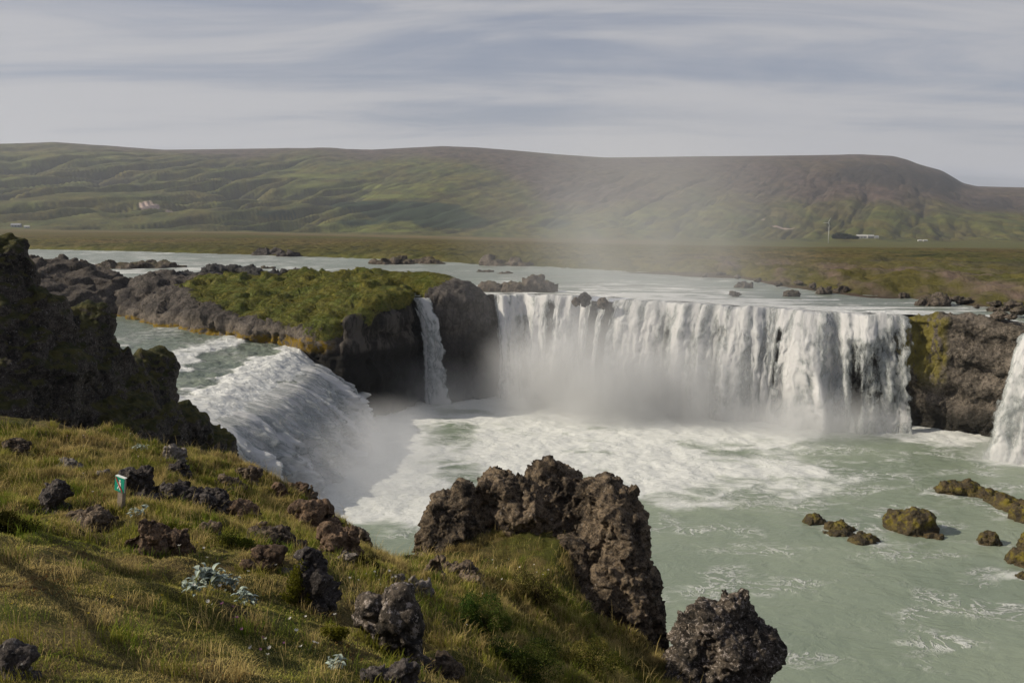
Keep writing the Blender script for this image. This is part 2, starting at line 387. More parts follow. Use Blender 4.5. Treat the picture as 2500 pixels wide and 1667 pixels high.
def gpt(px, py):
    r = ray(px, py); tt = np.linspace(2.0, 26, 2400); x = r[0] * tt; y = r[1] * tt; z = CZ + r[2] * tt
    g = ground_z(x, y); k = np.argmax(z < g); k = k if z[k] < g[k] else len(tt) - 1
    return np.array([x[k], y[k], z[k]])
def patch(x, y):
    P = P3(np.ravel(x), np.ravel(y)); return fbm(P * 0.45, 4, 41), fbm(P * 1.6, 3, 42)

def build_ground():
    xs = np.r_[np.linspace(-45, -11, 50), np.arange(-10.9, 9.0, 0.055), np.linspace(9.1, 20, 40)]
    ys = np.r_[np.linspace(-25, 2.4, 40), np.arange(2.5, 19.5, 0.055), np.linspace(19.6, 27, 60)]
    X, Y = np.meshgrid(xs, ys, indexing='ij'); Z = ground_z(X, Y)
    V = np.stack([X, Y, Z], -1).reshape(-1, 3)
    m, t = newmat('dry_turf'); p = t.pos()
    n1 = t.noise(p, 0.9, 5, 0.6); n2 = t.noise(p, 5.0, 6, 0.7); n3 = t.noise(p, 40, 3, 0.7)
    c = t.mix(t.mr(n1, 0.4, 0.6), (0.10, 0.105, 0.018), (0.19, 0.14, 0.055))
    c = t.mix(t.mr(n2, 0.4, 0.62), t.mix(0.5, c, (0.045, 0.05, 0.012)), c)
    c = t.mix(t.mr(t.noise(p, 1.7, 5, 0.6), 0.56, 0.66, 0, 0.7), c, (0.085, 0.055, 0.032))
    c = t.mix(t.mr(n3, 0.3, 0.6, 0.6, 0), c, (0.02, 0.018, 0.008))
    nz = t.sep(t.nrm())[2]; c = t.mix(t.mr(nz, 0.62, 0.4), c, t.mix(t.mr(n2, 0.4, 0.6), (0.03, 0.022, 0.016), (0.13, 0.10, 0.075)))
    finish(t, c, 0.95, t.math('ADD', n2, t.math('MULTIPLY', n3, 0.5)), 0.08, 0.15)
    o = mk('ground', V, grid_faces(len(xs), len(ys))[:, ::-1], m); tag(o, kind='structure')
    return o
build_ground()

# ------------------------------------------------------------------ grass blades as one mass
M_blade, t = newmat('grass_blades')
c = t.attr('col', 'Color')
d = t.n('ShaderNodeBsdfDiffuse', None, Color=c); tr = t.n('ShaderNodeBsdfTranslucent', None, Color=c)
mx = t.n('ShaderNodeMixShader', None, Fac=0.35, _1=d.outputs[0], _2=tr.outputs[0]); t.n('ShaderNodeOutputMaterial', None, Surface=mx.outputs[0])
def blades(x, y, z, L, W_, col, lean, rs, up=None):
    n = len(x); az = rs.uniform(0, 2 * np.pi, n); bd = rs.uniform(0.15, 0.9, n) * lean; wd = az + np.pi / 2 + rs.uniform(-.5, .5, n)
    b = np.stack([x, y, z], 1); dh = np.stack([np.cos(az), np.sin(az), np.zeros(n)], 1); dw = np.stack([np.cos(wd), np.sin(wd), np.zeros(n)], 1) * (W_ / 2)[:, None]
    u = np.array([0, 0, 1.0])
    m = b + u * (L * 0.58 * np.cos(bd * 0.5))[:, None] + dh * (L * 0.55 * np.sin(bd * 0.6))[:, None]
    tp = m + u * (L * 0.45 * np.cos(bd * 1.5))[:, None] + dh * (L * 0.5 * np.sin(bd * 1.5))[:, None]
    V = np.stack([b - dw, b + dw, m + dw * .8, m - dw * .8, tp], 1).reshape(-1, 3)
    k = np.arange(n) * 5
    T = np.concatenate([np.stack([k, k + 1, k + 2], 1), np.stack([k, k + 2, k + 3], 1), np.stack([k + 3, k + 2, k + 4], 1)])
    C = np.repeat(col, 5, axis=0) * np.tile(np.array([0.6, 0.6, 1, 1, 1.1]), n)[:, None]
    return V, T, C
STRAW = np.array([0.44, 0.34, 0.14]); GREEN = np.array([0.155, 0.20, 0.028]); OLIVE = np.array([0.26, 0.25, 0.045]); RUST = np.array([0.16, 0.07, 0.025]); DEEP = np.array([0.03, 0.045, 0.012])
def grass_field():
    rs = np.random.RandomState(3); n = 900000
    r = 3.2 + (19.5 - 3.2) * rs.uniform(0, 1, n) ** 0.85; th = rs.uniform(R(-36), R(21), n)
    x = r * np.sin(th); y = r * np.cos(th)
    s = poly_sd(EDGE, x, y); k = (s < 0.7); x, y, r, s = x[k], y[k], r[k], s[k]
    a, b = patch(x, y); cl = fbm(P3(x, y) * 3.0, 2, 77)
    mown = 1 - sst(5.0, 8.0, np.hypot(x + 2.8, (y - 4.2) * 0.9)) 
    keep = rs.uniform(0, 1, len(x)) < np.clip(0.62 + 1.4 * cl + 0.5 * mown, 0.12, 1)
    bare = (fbm(P3(x, y) * 0.9, 3, 66) > 0.20) & (rs.uniform(0, 1, len(x)) < 0.8); keep &= ~bare
    dirt = (np.hypot((x - 0.6) / 1.5, (y - 16.0) / 1.1) < 1) & (rs.uniform(0, 1, len(x)) < 0.85); keep &= ~dirt
    x, y, r, a, b, cl, mown = [q[keep] for q in (x, y, r, a, b, cl, mown)]
    z = ground_z(x, y) - 0.012
    g = 1.0 + 0.6 * sst(0.0, 0.35, cl); L = (0.028 + 0.085 * (1 - mown) * g) * rs.uniform(0.5, 1.35, len(x)) 
    tall = rs.uniform(0, 1, len(x)) < 0.012 * (1 - mown); L[tall] *= 2.6
    W_ = rs.uniform(0.0025, 0.005, len(x)) * (0.75 + r * 0.055)
    u = np.clip(0.52 + 1.7 * a + 0.7 * b - 0.10 * mown + rs.normal(0, .16, len(x)), 0, 1)[:, None]
    col = STRAW * u + (1 - u) * np.where((rs.uniform(0, 1, len(x)) < 0.5)[:, None], GREEN, OLIVE)
    dk = (fbm(P3(x, y) * 0.8, 3, 99) > 0.20) & (rs.uniform(0, 1, len(x)) < 0.6); col[dk] = DEEP * 0.5 + OLIVE * 0.5
    rr = (fbm(P3(x, y) * 1.3, 2, 55) > 0.33) & (rs.uniform(0, 1, len(x)) < 0.4); col[rr] = RUST
    col = col * rs.uniform(0.6, 1.4, (len(x), 1)) * (0.80 + 1.3 * np.clip(fbm(P3(x, y) * 2.3, 3, 88), -.45, .5) + 0.30 * mown)[:, None]; col[tall] = STRAW * 1.1
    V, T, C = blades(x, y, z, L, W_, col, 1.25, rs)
    tag(mk('grass', V, T, M_blade, attrs={'col': C}, smooth=False), 'dry yellow and green grass covering the foreground slope', kind='stuff')
grass_field()
# ------------------------------------------------------------------ rocks made from fused blobs
def B(px, py, d, rpx, ry=None, depth=None):
    """blob at pixel and distance, radius in pixels across, up (pixels) and deep (metres)"""
    r = rpx / F * d; return (at(px, py, d), (r, depth if depth else r, (ry if ry else rpx) / F * d))
def rock_obj(name, blobs, h, mat, amps, label=None, cat=None, k=0.3, subs=(), seed=0, sub=0, warp=None, kind=None, cut=None, group=None, parent=None):
    V, Q = sdf_blobs(blobs, h, k, subs, cut, warp, seed); V, Q = craggy(V, Q, amps, seed, sub)
    base = blobs[0][0] if parent is None else None
    o = mk(name, V, Q, mat, parent, loc=base); tag(o, label, cat, group, kind); return o

# the big jagged outcrop on the rim of the gorge
pin = [B(1370, 1225, 18.3, 62, 92, 0.75), B(1330, 1180, 18.2, 58, 50, 0.6), B(1230, 1215, 17.9, 60, 66, 0.6), B(1220, 1200, 17.9, 45, 42, 0.5), B(1285, 1260, 17.6, 95, 68, 0.6), B(1385, 1290, 17.8, 60, 80, 0.6),
       B(1115, 1295, 17.3, 62, 85, 0.65), B(1128, 1212, 17.4, 22, 26, 0.25), B(1090, 1270, 17.3, 45, 55, 0.5), B(1075, 1340, 17.0, 36, 50, 0.6),
       B(1470, 1225, 17.6, 60, 62, 0.65), B(1500, 1265, 17.3, 66, 80, 0.75), B(1505, 1350, 17.0, 80, 110, 0.9), B(1515, 1450, 16.7, 88, 130, 1.0), B(1540, 1560, 16.4, 80, 130, 1.0),
       B(1168, 1262, 17.8, 48, 50, 0.5), B(1440, 1255, 18.4, 58, 58, 0.5), B(1395, 1400, 16.9, 62, 90, 0.7), B(1420, 1500, 16.3, 60, 90, 0.8), B(1060, 1300, 17.2, 26, 60, 0.5), B(1095, 1400, 17.4, 70, 100, 0.9), B(1240, 1330, 17.6, 130, 50, 0.5), B(1420, 1330, 18.2, 110, 60, 0.8), B(1435, 1440, 17.2, 75, 110, 0.8), B(1480, 1640, 17.5, 150, 120, 1.3), B(1400, 1500, 18.3, 120, 200, 1.2), B(1250, 1400, 18.8, 190, 110, 1.0), B(1300, 1600, 19.8, 220, 260, 1.4), B(1420, 1800, 19, 260, 260, 2.0), B(1550, 1800, 17.8, 160, 260, 1.6)]
psub = [B(1193, 1245, 17.2, 24, 13, 0.35), B(1205, 1325, 16.6, 34, 20, 0.5), B(1352, 1250, 16.9, 18, 26, 0.4), B(1437, 1270, 16.7, 26, 45, 0.45), B(1160, 1280, 16.7, 12, 50, 0.3), B(1270, 1200, 17.3, 8, 40, 0.3)]
rock_obj('rock_outcrop', pin, 0.055, M_pinn, [(0.75, 0.20, 'f'), (0.5, 0.13, 'k'), (0.30, 0.08, 'w'), (0.17, 0.05, 'k'), (0.11, 0.05, 'w'), (0.05, 0.025, 'f')],
         'large jagged lava outcrop with knobbly peaks at the gorge edge', 'rock', k=0.24, subs=psub, seed=5, sub=1, warp=(0.5, 0.16))
spr = [B(1766, 1452, 17.0, 27, 24, 0.3), B(1785, 1500, 17.0, 50, 58, 0.45), B(1735, 1520, 16.9, 55, 52, 0.5), B(1695, 1580, 16.7, 50, 55, 0.5), B(1660, 1640, 16.5, 50, 50, 0.6), B(1820, 1590, 17, 75, 90, .7), B(1745, 1560, 16.8, 85, 80, 0.7), B(1790, 1600, 16.9, 95, 100, 0.8), B(1740, 1660, 16.7, 120, 90, 0.9), B(1680, 1700, 16.4, 70, 60, 0.7), B(1760, 1800, 16.8, 150, 150, 1.3), B(1760, 2150, 17.0, 200, 400, 2.0)]
spr = [(np.array([0, 0, CZ]) + (c - np.array([0, 0, CZ])) * .86, tuple(q * .86 for q in rr_)) for c, rr_ in spr]
rock_obj('rock_spire', spr, 0.055, M_lich, [(0.7, 0.2, 'f'), (0.5, 0.13, 'k'), (0.28, 0.07, 'w'), (0.17, 0.05, 'k'), (0.12, 0.05, 'w'), (0.06, 0.035, 'f')],
         'pointed lichen-speckled lava spire rising at the bottom edge above the pool', 'rock', k=0.14, seed=9, sub=1, warp=(0.5, 0.12))
# the dark ridge on the left, running down to the lip of the near fall
rd = [B(-10, 650, 31, 80, 75), B(-20, 740, 31, 110, 100), B(40, 820, 31, 110, 120, 2.2), B(-120, 760, 31, 150, 150), B(60, 960, 30.5, 150, 150, 2.4), B(-60, 1000, 30, 200, 180), B(120, 780, 32, 55, 40, 1.0),
      B(232, 780, 35, 38, 40), B(200, 805, 35, 50, 50), B(225, 855, 34.8, 58, 70), B(150, 850, 33.5, 80, 80), B(170, 940, 33.5, 120, 90), B(302, 862, 36, 20, 22), B(290, 890, 36, 35, 35),
      B(390, 908, 39, 48, 40), B(350, 915, 38.5, 45, 45), B(385, 975, 38.6, 55, 60), B(300, 960, 36.5, 80, 80), B(330, 1050, 37, 120, 90), B(430, 1050, 39.5, 75, 60), B(230, 1060, 34, 170, 120),
      B(478, 1085, 42, 62, 58), B(510, 1105, 42.5, 50, 55), B(440, 1140, 40.5, 105, 80), B(535, 1150, 42.8, 40, 60), B(300, 1180, 37, 190, 130), B(450, 1320, 42, 150, 150), B(100, 1180, 33, 220, 160), B(300, 1500, 42, 300, 350), B(0, 1400, 36, 300, 350), B(520, 1450, 44, 120, 200)]
rock_obj('rock_ridge', rd, 0.17, M_ridge, [(3.0, 0.6, 'f'), (1.3, 0.16, 'k'), (1.0, 0.34, 'w'), (0.45, 0.22, 'w'), (0.2, 0.10, 'f')],
         'dark mossy lava ridge stepping down beside the near waterfall', 'rock ridge', k=0.55, seed=21, sub=1, warp=(2.0, 0.6), cut=-1.0)

# ------------------------------------------------------------------ islands: polygon plateaus with steep sides
def plateau(name, poly, top, bot, h, mat, amps, side=0.0, seed=0, label=None, cat=None, kind=None, grass=None, attrfn=None, k=0.7, taper=0.12):
    poly = np.array(poly, float); lo = np.array([poly[:, 0].min() - 3, poly[:, 1].min() - 3, bot - 1]); f = rbf(top)
    hx = np.arange(lo[0], poly[:, 0].max() + 3, h); hy = np.arange(lo[1], poly[:, 1].max() + 3, h)
    X, Y = np.meshgrid(hx, hy, indexing='ij'); T = np.clip(f(X, Y), bot + 1, max(q[2] for q in top) + 0.7)
    P = P3(X.ravel(), Y.ravel()); T = T + 0.6 * fbm(P / 6.0, 3, seed).reshape(X.shape)
    sd = poly_sd(poly, X, Y) + 0.9 * fbm(P / 3.5, 3, seed + 3).reshape(X.shape)
    hz = np.arange(bot - 1, T.max() + 1.5, h); Zg = hz[None, None, :]
    D = smax((sd[..., None] + side - (T[..., None] - Zg) * taper + 0.25 * np.sin(Zg * 2.1 + X[..., None] * .3)).astype(np.float32), (Zg - T[..., None]).astype(np.float32) * 0.9, k)
    D = np.maximum(D, bot - Zg)
    D[0] = D[-1] = 1; D[:, 0] = D[:, -1] = 1; D[:, :, 0] = 1; D[:, :, -1] = 1
    V, Q = surface_nets(D, (lo[0], lo[1], hz[0]), h); V, Q = craggy(V, Q, amps, seed)
    at_ = {'grassy': attrfn(V)} if attrfn else None
    o = mk(name, V, Q, mat, attrs=at_, loc=(poly[:, 0].mean(), poly[:, 1].mean(), bot)); tag(o, label, cat, None, kind); return o, V, Q
def grassy_rock(base, name, extra=None, sc=0.55, dark=(0.040, 0.032, 0.027), light=(0.13, 0.105, 0.085), rough=0.9):
    m, t = newmat(name); p = t.pos(); pv = t.scale(p, sc, sc, sc)
    n1 = t.noise(pv, 0.9, 8, 0.65); n2 = t.noise(pv, 6.0, 6, 0.7); n3 = t.noise(p, 9.0, 4, 0.7)
    col = t.mix(t.mr(t.math('ADD', t.math('MULTIPLY', n1, 0.5), t.math('MULTIPLY', n2, 0.5)), 0.38, 0.64), dark, light)
    # cracks and columns
    vc = t.vor(t.scale(p, 1, 1, 0.3), 1.3, 'DISTANCE_TO_EDGE'); col = t.mix(t.mr(vc, 0.0, 0.09, 0.55, 0), col, (0.01, 0.009, 0.008))
    if extra: col = extra(t, col, p, n1, n2)
    gk = t.math('ADD', t.attr('grassy'), t.math('MULTIPLY', t.math('SUBTRACT', t.math('ADD', t.math('MULTIPLY', t.noise(p, 1.6, 5, 0.65), 0.5), t.math('MULTIPLY', t.noise(p, 0.4, 4, 0.6), 0.5)), 0.5), 1.7)); gm = t.mr(gk, 0.40, 0.52)
    ga = t.noise(p, 0.45, 4, 0.6); gb = t.noise(t.scale(p, 1, 0.6, 1), 3.2, 5, 0.7)
    gc = t.mix(t.mr(ga, 0.42, 0.6), (0.15, 0.135, 0.024), (0.105, 0.125, 0.024)); gc = t.mix(t.mr(gb, 0.38, 0.62, 0.75, 0.0), gc, (0.035, 0.040, 0.008))
    gc = t.mix(t.mr(t.noise(p, 0.9, 4), 0.56, 0.66, 0, 0.6), gc, (0.14, 0.125, 0.04))
    col = t.mix(gm, col, gc)
    h = t.math('ADD', t.math('MULTIPLY', n2, 0.8), t.math('ADD', t.math('MULTIPLY', n3, 0.3), t.math('MULTIPLY', gb, t.math('MULTIPLY', gm, 0.5))))
    finish(t, col, rough, h, 0.3, 0.2); return m
M_isl = grassy_rock(None, 'grassy_island', band, 0.55, (0.032, 0.028, 0.025), (0.115, 0.098, 0.084))
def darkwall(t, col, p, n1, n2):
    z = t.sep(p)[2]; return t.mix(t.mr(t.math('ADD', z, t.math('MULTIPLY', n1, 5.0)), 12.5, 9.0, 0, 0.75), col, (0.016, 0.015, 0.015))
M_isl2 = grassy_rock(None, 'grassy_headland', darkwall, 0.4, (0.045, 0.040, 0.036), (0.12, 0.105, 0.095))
IPOLY = [(-51.5, 114), (-45, 107), (-36.5, 99.5), (-31, 95.8), (-27, 93.2), (-23, 91), (-20, 89), (-17, 89.8), (-15.0, 92), (-13, 95), (-11.9, 98), (-12.6, 101), (-14.5, 105), (-17, 109.5), (-25, 114), (-34, 119), (-45, 124), (-52, 126), (-56, 121)]
ITOP = [tuple(at(*a)) for a in [(325, 725, 117), (357, 690, 119), (399, 674, 122), (460, 679, 122), (590, 678, 119), (712, 673, 115), (825, 669, 111.5), (890, 672, 109), (938, 684, 105), (985, 702, 101), (985, 712, 98.8),
       (906, 728, 93.5), (830, 775, 90), (793, 786, 90), (680, 780, 94.5), (615, 768, 97.5), (509, 745, 102), (560, 720, 106), (700, 725, 102), (760, 700, 106), (440, 755, 105), (400, 720, 111), (870, 700, 101), (330, 748, 115), (640, 700, 111)]]
IGR = np.array([at(*a)[:2] for a in [(470, 686, 121), (590, 672, 121), (825, 660, 116), (1000, 690, 106), (1010, 712, 97), (906, 755, 90.5), (800, 800, 88.5), (690, 786, 92.5), (630, 778, 95), (520, 752, 100.5), (470, 720, 108), (430, 690, 118)]])
def igr(V):
    s = poly_sd(IGR, V[:, 0], V[:, 1]) + 1.2 * fbm(V * 0.35, 3, 61); N = 0.5 - s * 0.45
    zt = rbf(ITOP)(V[:, 0], V[:, 1]); return np.clip(N, 0, 1) * sst(2.4, 1.1, zt - V[:, 2] + 0.5 * fbm(V * 0.8, 3, 62))
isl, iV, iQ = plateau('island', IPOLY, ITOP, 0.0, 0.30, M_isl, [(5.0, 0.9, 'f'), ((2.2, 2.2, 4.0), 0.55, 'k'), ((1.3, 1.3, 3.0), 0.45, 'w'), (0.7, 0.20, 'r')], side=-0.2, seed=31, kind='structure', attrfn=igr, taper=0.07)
isl['label'] = 'grass topped rock island between the two waterfall branches'
HPOLY = [(-10.0, 99.6), (-8.0, 99.4), (-5.5, 100.4), (-3.0, 102.2), (-1.6, 104.4), (-2.2, 107.5), (-5, 110.5), (-10, 113.5), (-16, 117), (-25, 121), (-27, 119.5), (-20, 115.5), (-13.5, 110), (-11, 104.5)]
HTOP = [tuple(at(*a)) for a in [(1005, 715, 101), (1040, 705, 100.5), (1040, 680, 106), (1110, 684, 104), (1150, 695, 103.5), (1175, 712, 103.5), (1198, 742, 104), (1120, 700, 101.5), (1000, 669, 112), (900, 663, 117.5), (830, 664, 121), (950, 675, 111)]]
HGR = np.array([at(*a)[:2] for a in [(800, 668, 123), (900, 655, 122), (1100, 668, 112), (1110, 690, 105), (1075, 715, 101.5), (1040, 745, 99.4), (1010, 745, 99), (990, 700, 105), (900, 680, 114)]])
def hgr(V):
    s = poly_sd(HGR, V[:, 0], V[:, 1]) + 0.8 * fbm(V * 0.35, 3, 61); zt = rbf(HTOP)(V[:, 0], V[:, 1]); return np.clip(0.5 - s * 0.5, 0, 1) * sst(3.4, 1.6, zt - V[:, 2] + 0.5 * fbm(V * 0.8, 3, 62))
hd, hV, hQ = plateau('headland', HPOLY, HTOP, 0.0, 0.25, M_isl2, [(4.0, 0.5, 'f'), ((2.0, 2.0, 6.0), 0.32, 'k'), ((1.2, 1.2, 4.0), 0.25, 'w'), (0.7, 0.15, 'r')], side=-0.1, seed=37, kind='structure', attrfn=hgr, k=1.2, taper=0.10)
hd['label'] = 'dark rounded headland between the narrow fall and the main falls'
# the bare lava block at the right end of the main falls
RPOLY = [(39.2, 87.2), (41.5, 85.6), (44, 83.6), (46.6, 81.0), (48.2, 78.0), (49.4, 76.5), (53, 73), (57, 71), (60, 74), (56, 79), (51, 83.5), (47.5, 87), (43.5, 88.6), (40, 89.0)]
RTOP = [tuple(at(*a)) for a in [(2245, 775, 87), (2300, 772, 86.5), (2345, 762, 85.5), (2400, 770, 84), (2440, 785, 81.5), (2475, 800, 78.5), (2350, 770, 89), (2420, 785, 86.5)]] + [(52, 79, 11.0), (56, 74, 11.0)]
RTOP = [(a_, b_, c_ - 0.25) for a_, b_, c_ in RTOP]
RV, RQ = None, None
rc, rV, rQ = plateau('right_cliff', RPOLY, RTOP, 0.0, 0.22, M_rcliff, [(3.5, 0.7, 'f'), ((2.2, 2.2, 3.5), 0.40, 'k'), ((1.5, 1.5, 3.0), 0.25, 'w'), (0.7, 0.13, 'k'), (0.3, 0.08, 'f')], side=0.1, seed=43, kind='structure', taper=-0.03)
rc['label'] = 'brown lava cliff with a yellow green algae streak right of the main falls'
# left bare rock across the channel
LPOLY = [(-60, 112), (-56, 115.5), (-52.5, 118.5), (-52.0, 123), (-56, 128), (-63, 131), (-75, 133), (-90, 130), (-92, 112), (-75, 106)]
LTOP = [tuple(at(*a)) for a in [(100, 662, 127), (120, 653, 128), (203, 648, 130), (272, 678, 126), (327, 703, 123), (318, 730, 120), (270, 720, 119), (200, 700, 119), (120, 700, 118), (40, 690, 118), (40, 655, 128)]]
lc, lV, lQ = plateau('left_rock_bank', LPOLY, LTOP, 5.0, 0.30, M_island, [(5.0, 1.1, 'f'), ((3.4, 3.4, 1.3), 0.8, 'k'), ((2.4, 2.4, 1.1), 0.5, 'w'), (0.8, 0.25, 'r')], side=0.0, seed=47, kind='structure', taper=0.25)
lc['label'] = 'bare brown rock bank across the channel at left'

# ------------------------------------------------------------------ river, channel, pool
def water_mat(name, col, foamcol=(0.60, 0.61, 0.60), rough=0.22, stretch=(1, 1, 1), rot=0.0, fscale=0.55, deep=None, bump=0.12, thr=(0.50, 0.66), smear=1.0, spec=0.5):
    m, t = newmat(name); p = t.pos()
    mp = t.n('ShaderNodeMapping', None, Vector=p, Rotation=(0, 0, rot), Scale=stretch).outputs[0]
    wv = t.n('ShaderNodeTexNoise', None, Vector=mp, Scale=0.35, Detail=3.0).outputs['Color']
    mw = t.n('ShaderNodeVectorMath', {'operation': 'MULTIPLY_ADD'}, _0=wv, _1=(2.6 * smear, 2.6 * smear, 0), _2=mp).outputs[0]
    a = t.noise(mw, fscale, 7, 0.68, 0.4); b = t.math('ABSOLUTE', t.math('SUBTRACT', t.noise(mw, fscale * 2.1, 5, 0.65), 0.5))
    lace = t.mr(b, 0.055, 0.0)                                      # thin foam threads
    fo = t.attr('foam')
    k = t.math('ADD', t.math('MULTIPLY', a, 0.7), t.math('MULTIPLY', fo, 0.55))
    f = t.mr(k, thr[0], thr[1])
    gate = t.mr(t.math('ADD', t.noise(mp, fscale * 0.5, 3), t.math('MULTIPLY', fo, 0.35)), 0.52, 0.68)
    f = t.math('MAXIMUM', f, t.math('MULTIPLY', t.math('MULTIPLY', lace, gate), 0.85))
    fine = t.noise(mw, fscale * 9, 4, 0.7)
    f = t.math('MULTIPLY', f, t.mr(fine, 0.25, 0.55, 0.55, 1.0))
    wc = t.mix(t.mr(t.noise(mp, 0.12, 4), 0.35, 0.65), col, deep or tuple(c * 0.82 for c in col))
    c = t.mix(f, wc, foamcol)
    h = t.math('ADD', t.math('MULTIPLY', t.noise(mw, fscale * 2.5, 5, 0.6), 1.0), t.math('MULTIPLY', f, 0.45))
    bs = t.n('ShaderNodeBsdfPrincipled', None, Base_Color=c, Roughness=t.mr(f, 0, 1, rough, 0.9)); bs.inputs['IOR'].default_value = 1.33; bs.inputs['Specular IOR Level'].default_value = spec
    bp = t.n('ShaderNodeBump', None, Strength=1.0, Distance=bump, Height=h); t.set(bs.inputs['Normal'], bp)
    t.n('ShaderNodeOutputMaterial', None, Surface=bs.outputs[0]); return m
M_poolw = water_mat('glacial_pool', (0.20, 0.235, 0.175), (0.55, 0.56, 0.545), 0.3, (0.75, 1.15, 1), R(25), 0.5, (0.165, 0.20, 0.15), thr=(0.53, 0.78))
M_riverw = water_mat('glacial_river', (0.185, 0.215, 0.18), (0.62, 0.63, 0.62), 0.28, (0.35, 0.75, 1), R(-6), 0.9, (0.16, 0.18, 0.15), thr=(0.54, 0.68), bump=0.3, spec=0.22)
M_chanw = water_mat('glacial_channel', (0.15, 0.175, 0.135), (0.60, 0.61, 0.60), 0.28, (0.5, 1.0, 1), R(40), 0.8, (0.12, 0.145, 0.115), thr=(0.50, 0.68), bump=0.3)
CREST = np.array([(-2.2, 103.4, 12.0), (0, 103.8, 12.0), (3.5, 103.4, 11.95), (8, 102.0, 11.9), (12, 100.0, 11.85), (15.5, 96.8, 11.75), (19.5, 95.3, 11.7), (24, 92.3, 11.6), (27.5, 91.5, 11.5), (31, 89.0, 11.4), (35, 88.3, 11.3), (38.2, 86.8, 11.2), (40.3, 86.4, 11.2)])
rng = np.random.RandomState(11)
BANK = [(-420, 300), (-250, 292), (-157, 280), (-100, 248), (-57, 219), (-22, 191), (-4, 172), (18, 152), (31.7, 148), (38, 143), (39.5, 128), (41.5, 117), (44.5, 108), (50, 102), (51, 97), (54, 91), (62, 89), (82, 86), (120, 70)]
def river():
    Nn = [(-200, 150, 12.3), (-110, 128, 12.2), (-76, 131, 12.1), (-64, 133, 12.0), (-57, 131, 12.0), (-45, 121, 12.0), (-30, 114, 12.0), (-20, 110, 12), (-13, 101.5, 12.0), (-8, 101, 12.0)] + [(c[0] + .5, c[1] + 2.0, c[2]) for c in CREST] + [(44, 87.4, 11.15), (49, 82.5, 11.1), (54, 78.5, 11.0), (62, 78, 11.0), (100, 60, 11)]
    Nn = np.array(Nn); N2, s = resample(Nn, n=700); Fb = np.array([(b[0], b[1] + 9, 12.25 if b[0] < 30 else 11.6) for b in BANK])
    # pair each near point with a far one
    pr = np.interp(N2[:, 0], [-200, -110, -60, -20, 0, 15, 30, 40, 47, 54, 62, 100], [0.02, 0.2, 0.36, 0.5, 0.6, 0.68, 0.78, 0.84, 0.89, 0.93, 0.96, 1.0])
    L = np.r_[0, np.cumsum(np.linalg.norm(np.diff(Fb[:, :2], axis=0), axis=1))]; L /= L[-1]
    # parameter by index instead of length keeps bends where they are
    ii = np.linspace(0, 1, len(Fb)); pr2 = np.interp(N2[:, 0], [-200, -110, -64, -30, -8, 3, 12, 22, 31, 38, 44, 50, 62, 100], [0.03, 0.12, 0.2, 0.27, 0.32, 0.36, 0.40, 0.44, 0.54, 0.64, 0.74, 0.85, 0.93, 1.0])
    Fq = np.stack([np.interp(pr2, ii, Fb[:, k]) for k in range(3)], 1)
    v = (np.linspace(0, 1, 260) ** 1.7)[None, :, None]
    P = N2[:, None] * (1 - v) + Fq[:, None] * v
    X, Y, Z = P[..., 0], P[..., 1], P[..., 2].copy()
    q = P3(X.ravel(), Y.ravel()); f1 = fbm(q * [0.10, 0.28, 1], 3, 81).reshape(X.shape); f2 = ridge(q * [0.35, 0.9, 1], 3, 82).reshape(X.shape)
    Z += 0.10 * f1 + 0.035 * f2; nr_ = np.exp(-np.abs(poly_sd(np.r_[CREST[:, :2], CREST[::-1, :2] + [0, 0.2]], X, Y)) / 6.0); Z += 0.16 * nr_ * ridge(q * [0.12, 0.6, 1], 2, 86).reshape(X.shape)
    near = np.exp(-np.abs(poly_sd(np.r_[CREST[:, :2], CREST[::-1, :2] + [0, 0.2]], X, Y)) / 11.0)
    sh = ridge(q * [0.05, 0.22, 1], 3, 85).reshape(X.shape)
    rr_ = ridge(q * [0.10, 0.5, 1], 3, 86).reshape(X.shape); fo = -0.03 + 0.42 * sst(0.42, 0.8, sh) + 0.95 * near * sst(.30, .7, rr_) + 0.34 * near * sst(6, 14, X) + 0.06 * near + 0.35 * near ** 2.5
    fo += 0.35 * np.exp(-((X + 85) ** 2 / 900 + (Y - 150) ** 2 / 260)) + 0.12 * sst(-20, -60, X) - 0.25 * sst(36, 44, X)
    V = P.reshape(-1, 3).copy(); V[:, 2] = Z.ravel()
    o = mk('river', V, grid_faces(700, 260), M_riverw, attrs={'foam': fo.ravel()}); tag(o, kind='structure')
river()
LIP = np.array([(-23.5, 55.0, 6.9), (-22.0, 58.0, 6.9), (-20.8, 62, 6.9), (-20.2, 66, 6.95), (-19.6, 71, 7.05), (-19.4, 76, 7.2), (-19.6, 81, 7.3), (-20.0, 85, 7.35), (-20.4, 88, 7.35), (-21.5, 90.5, 7.35)])
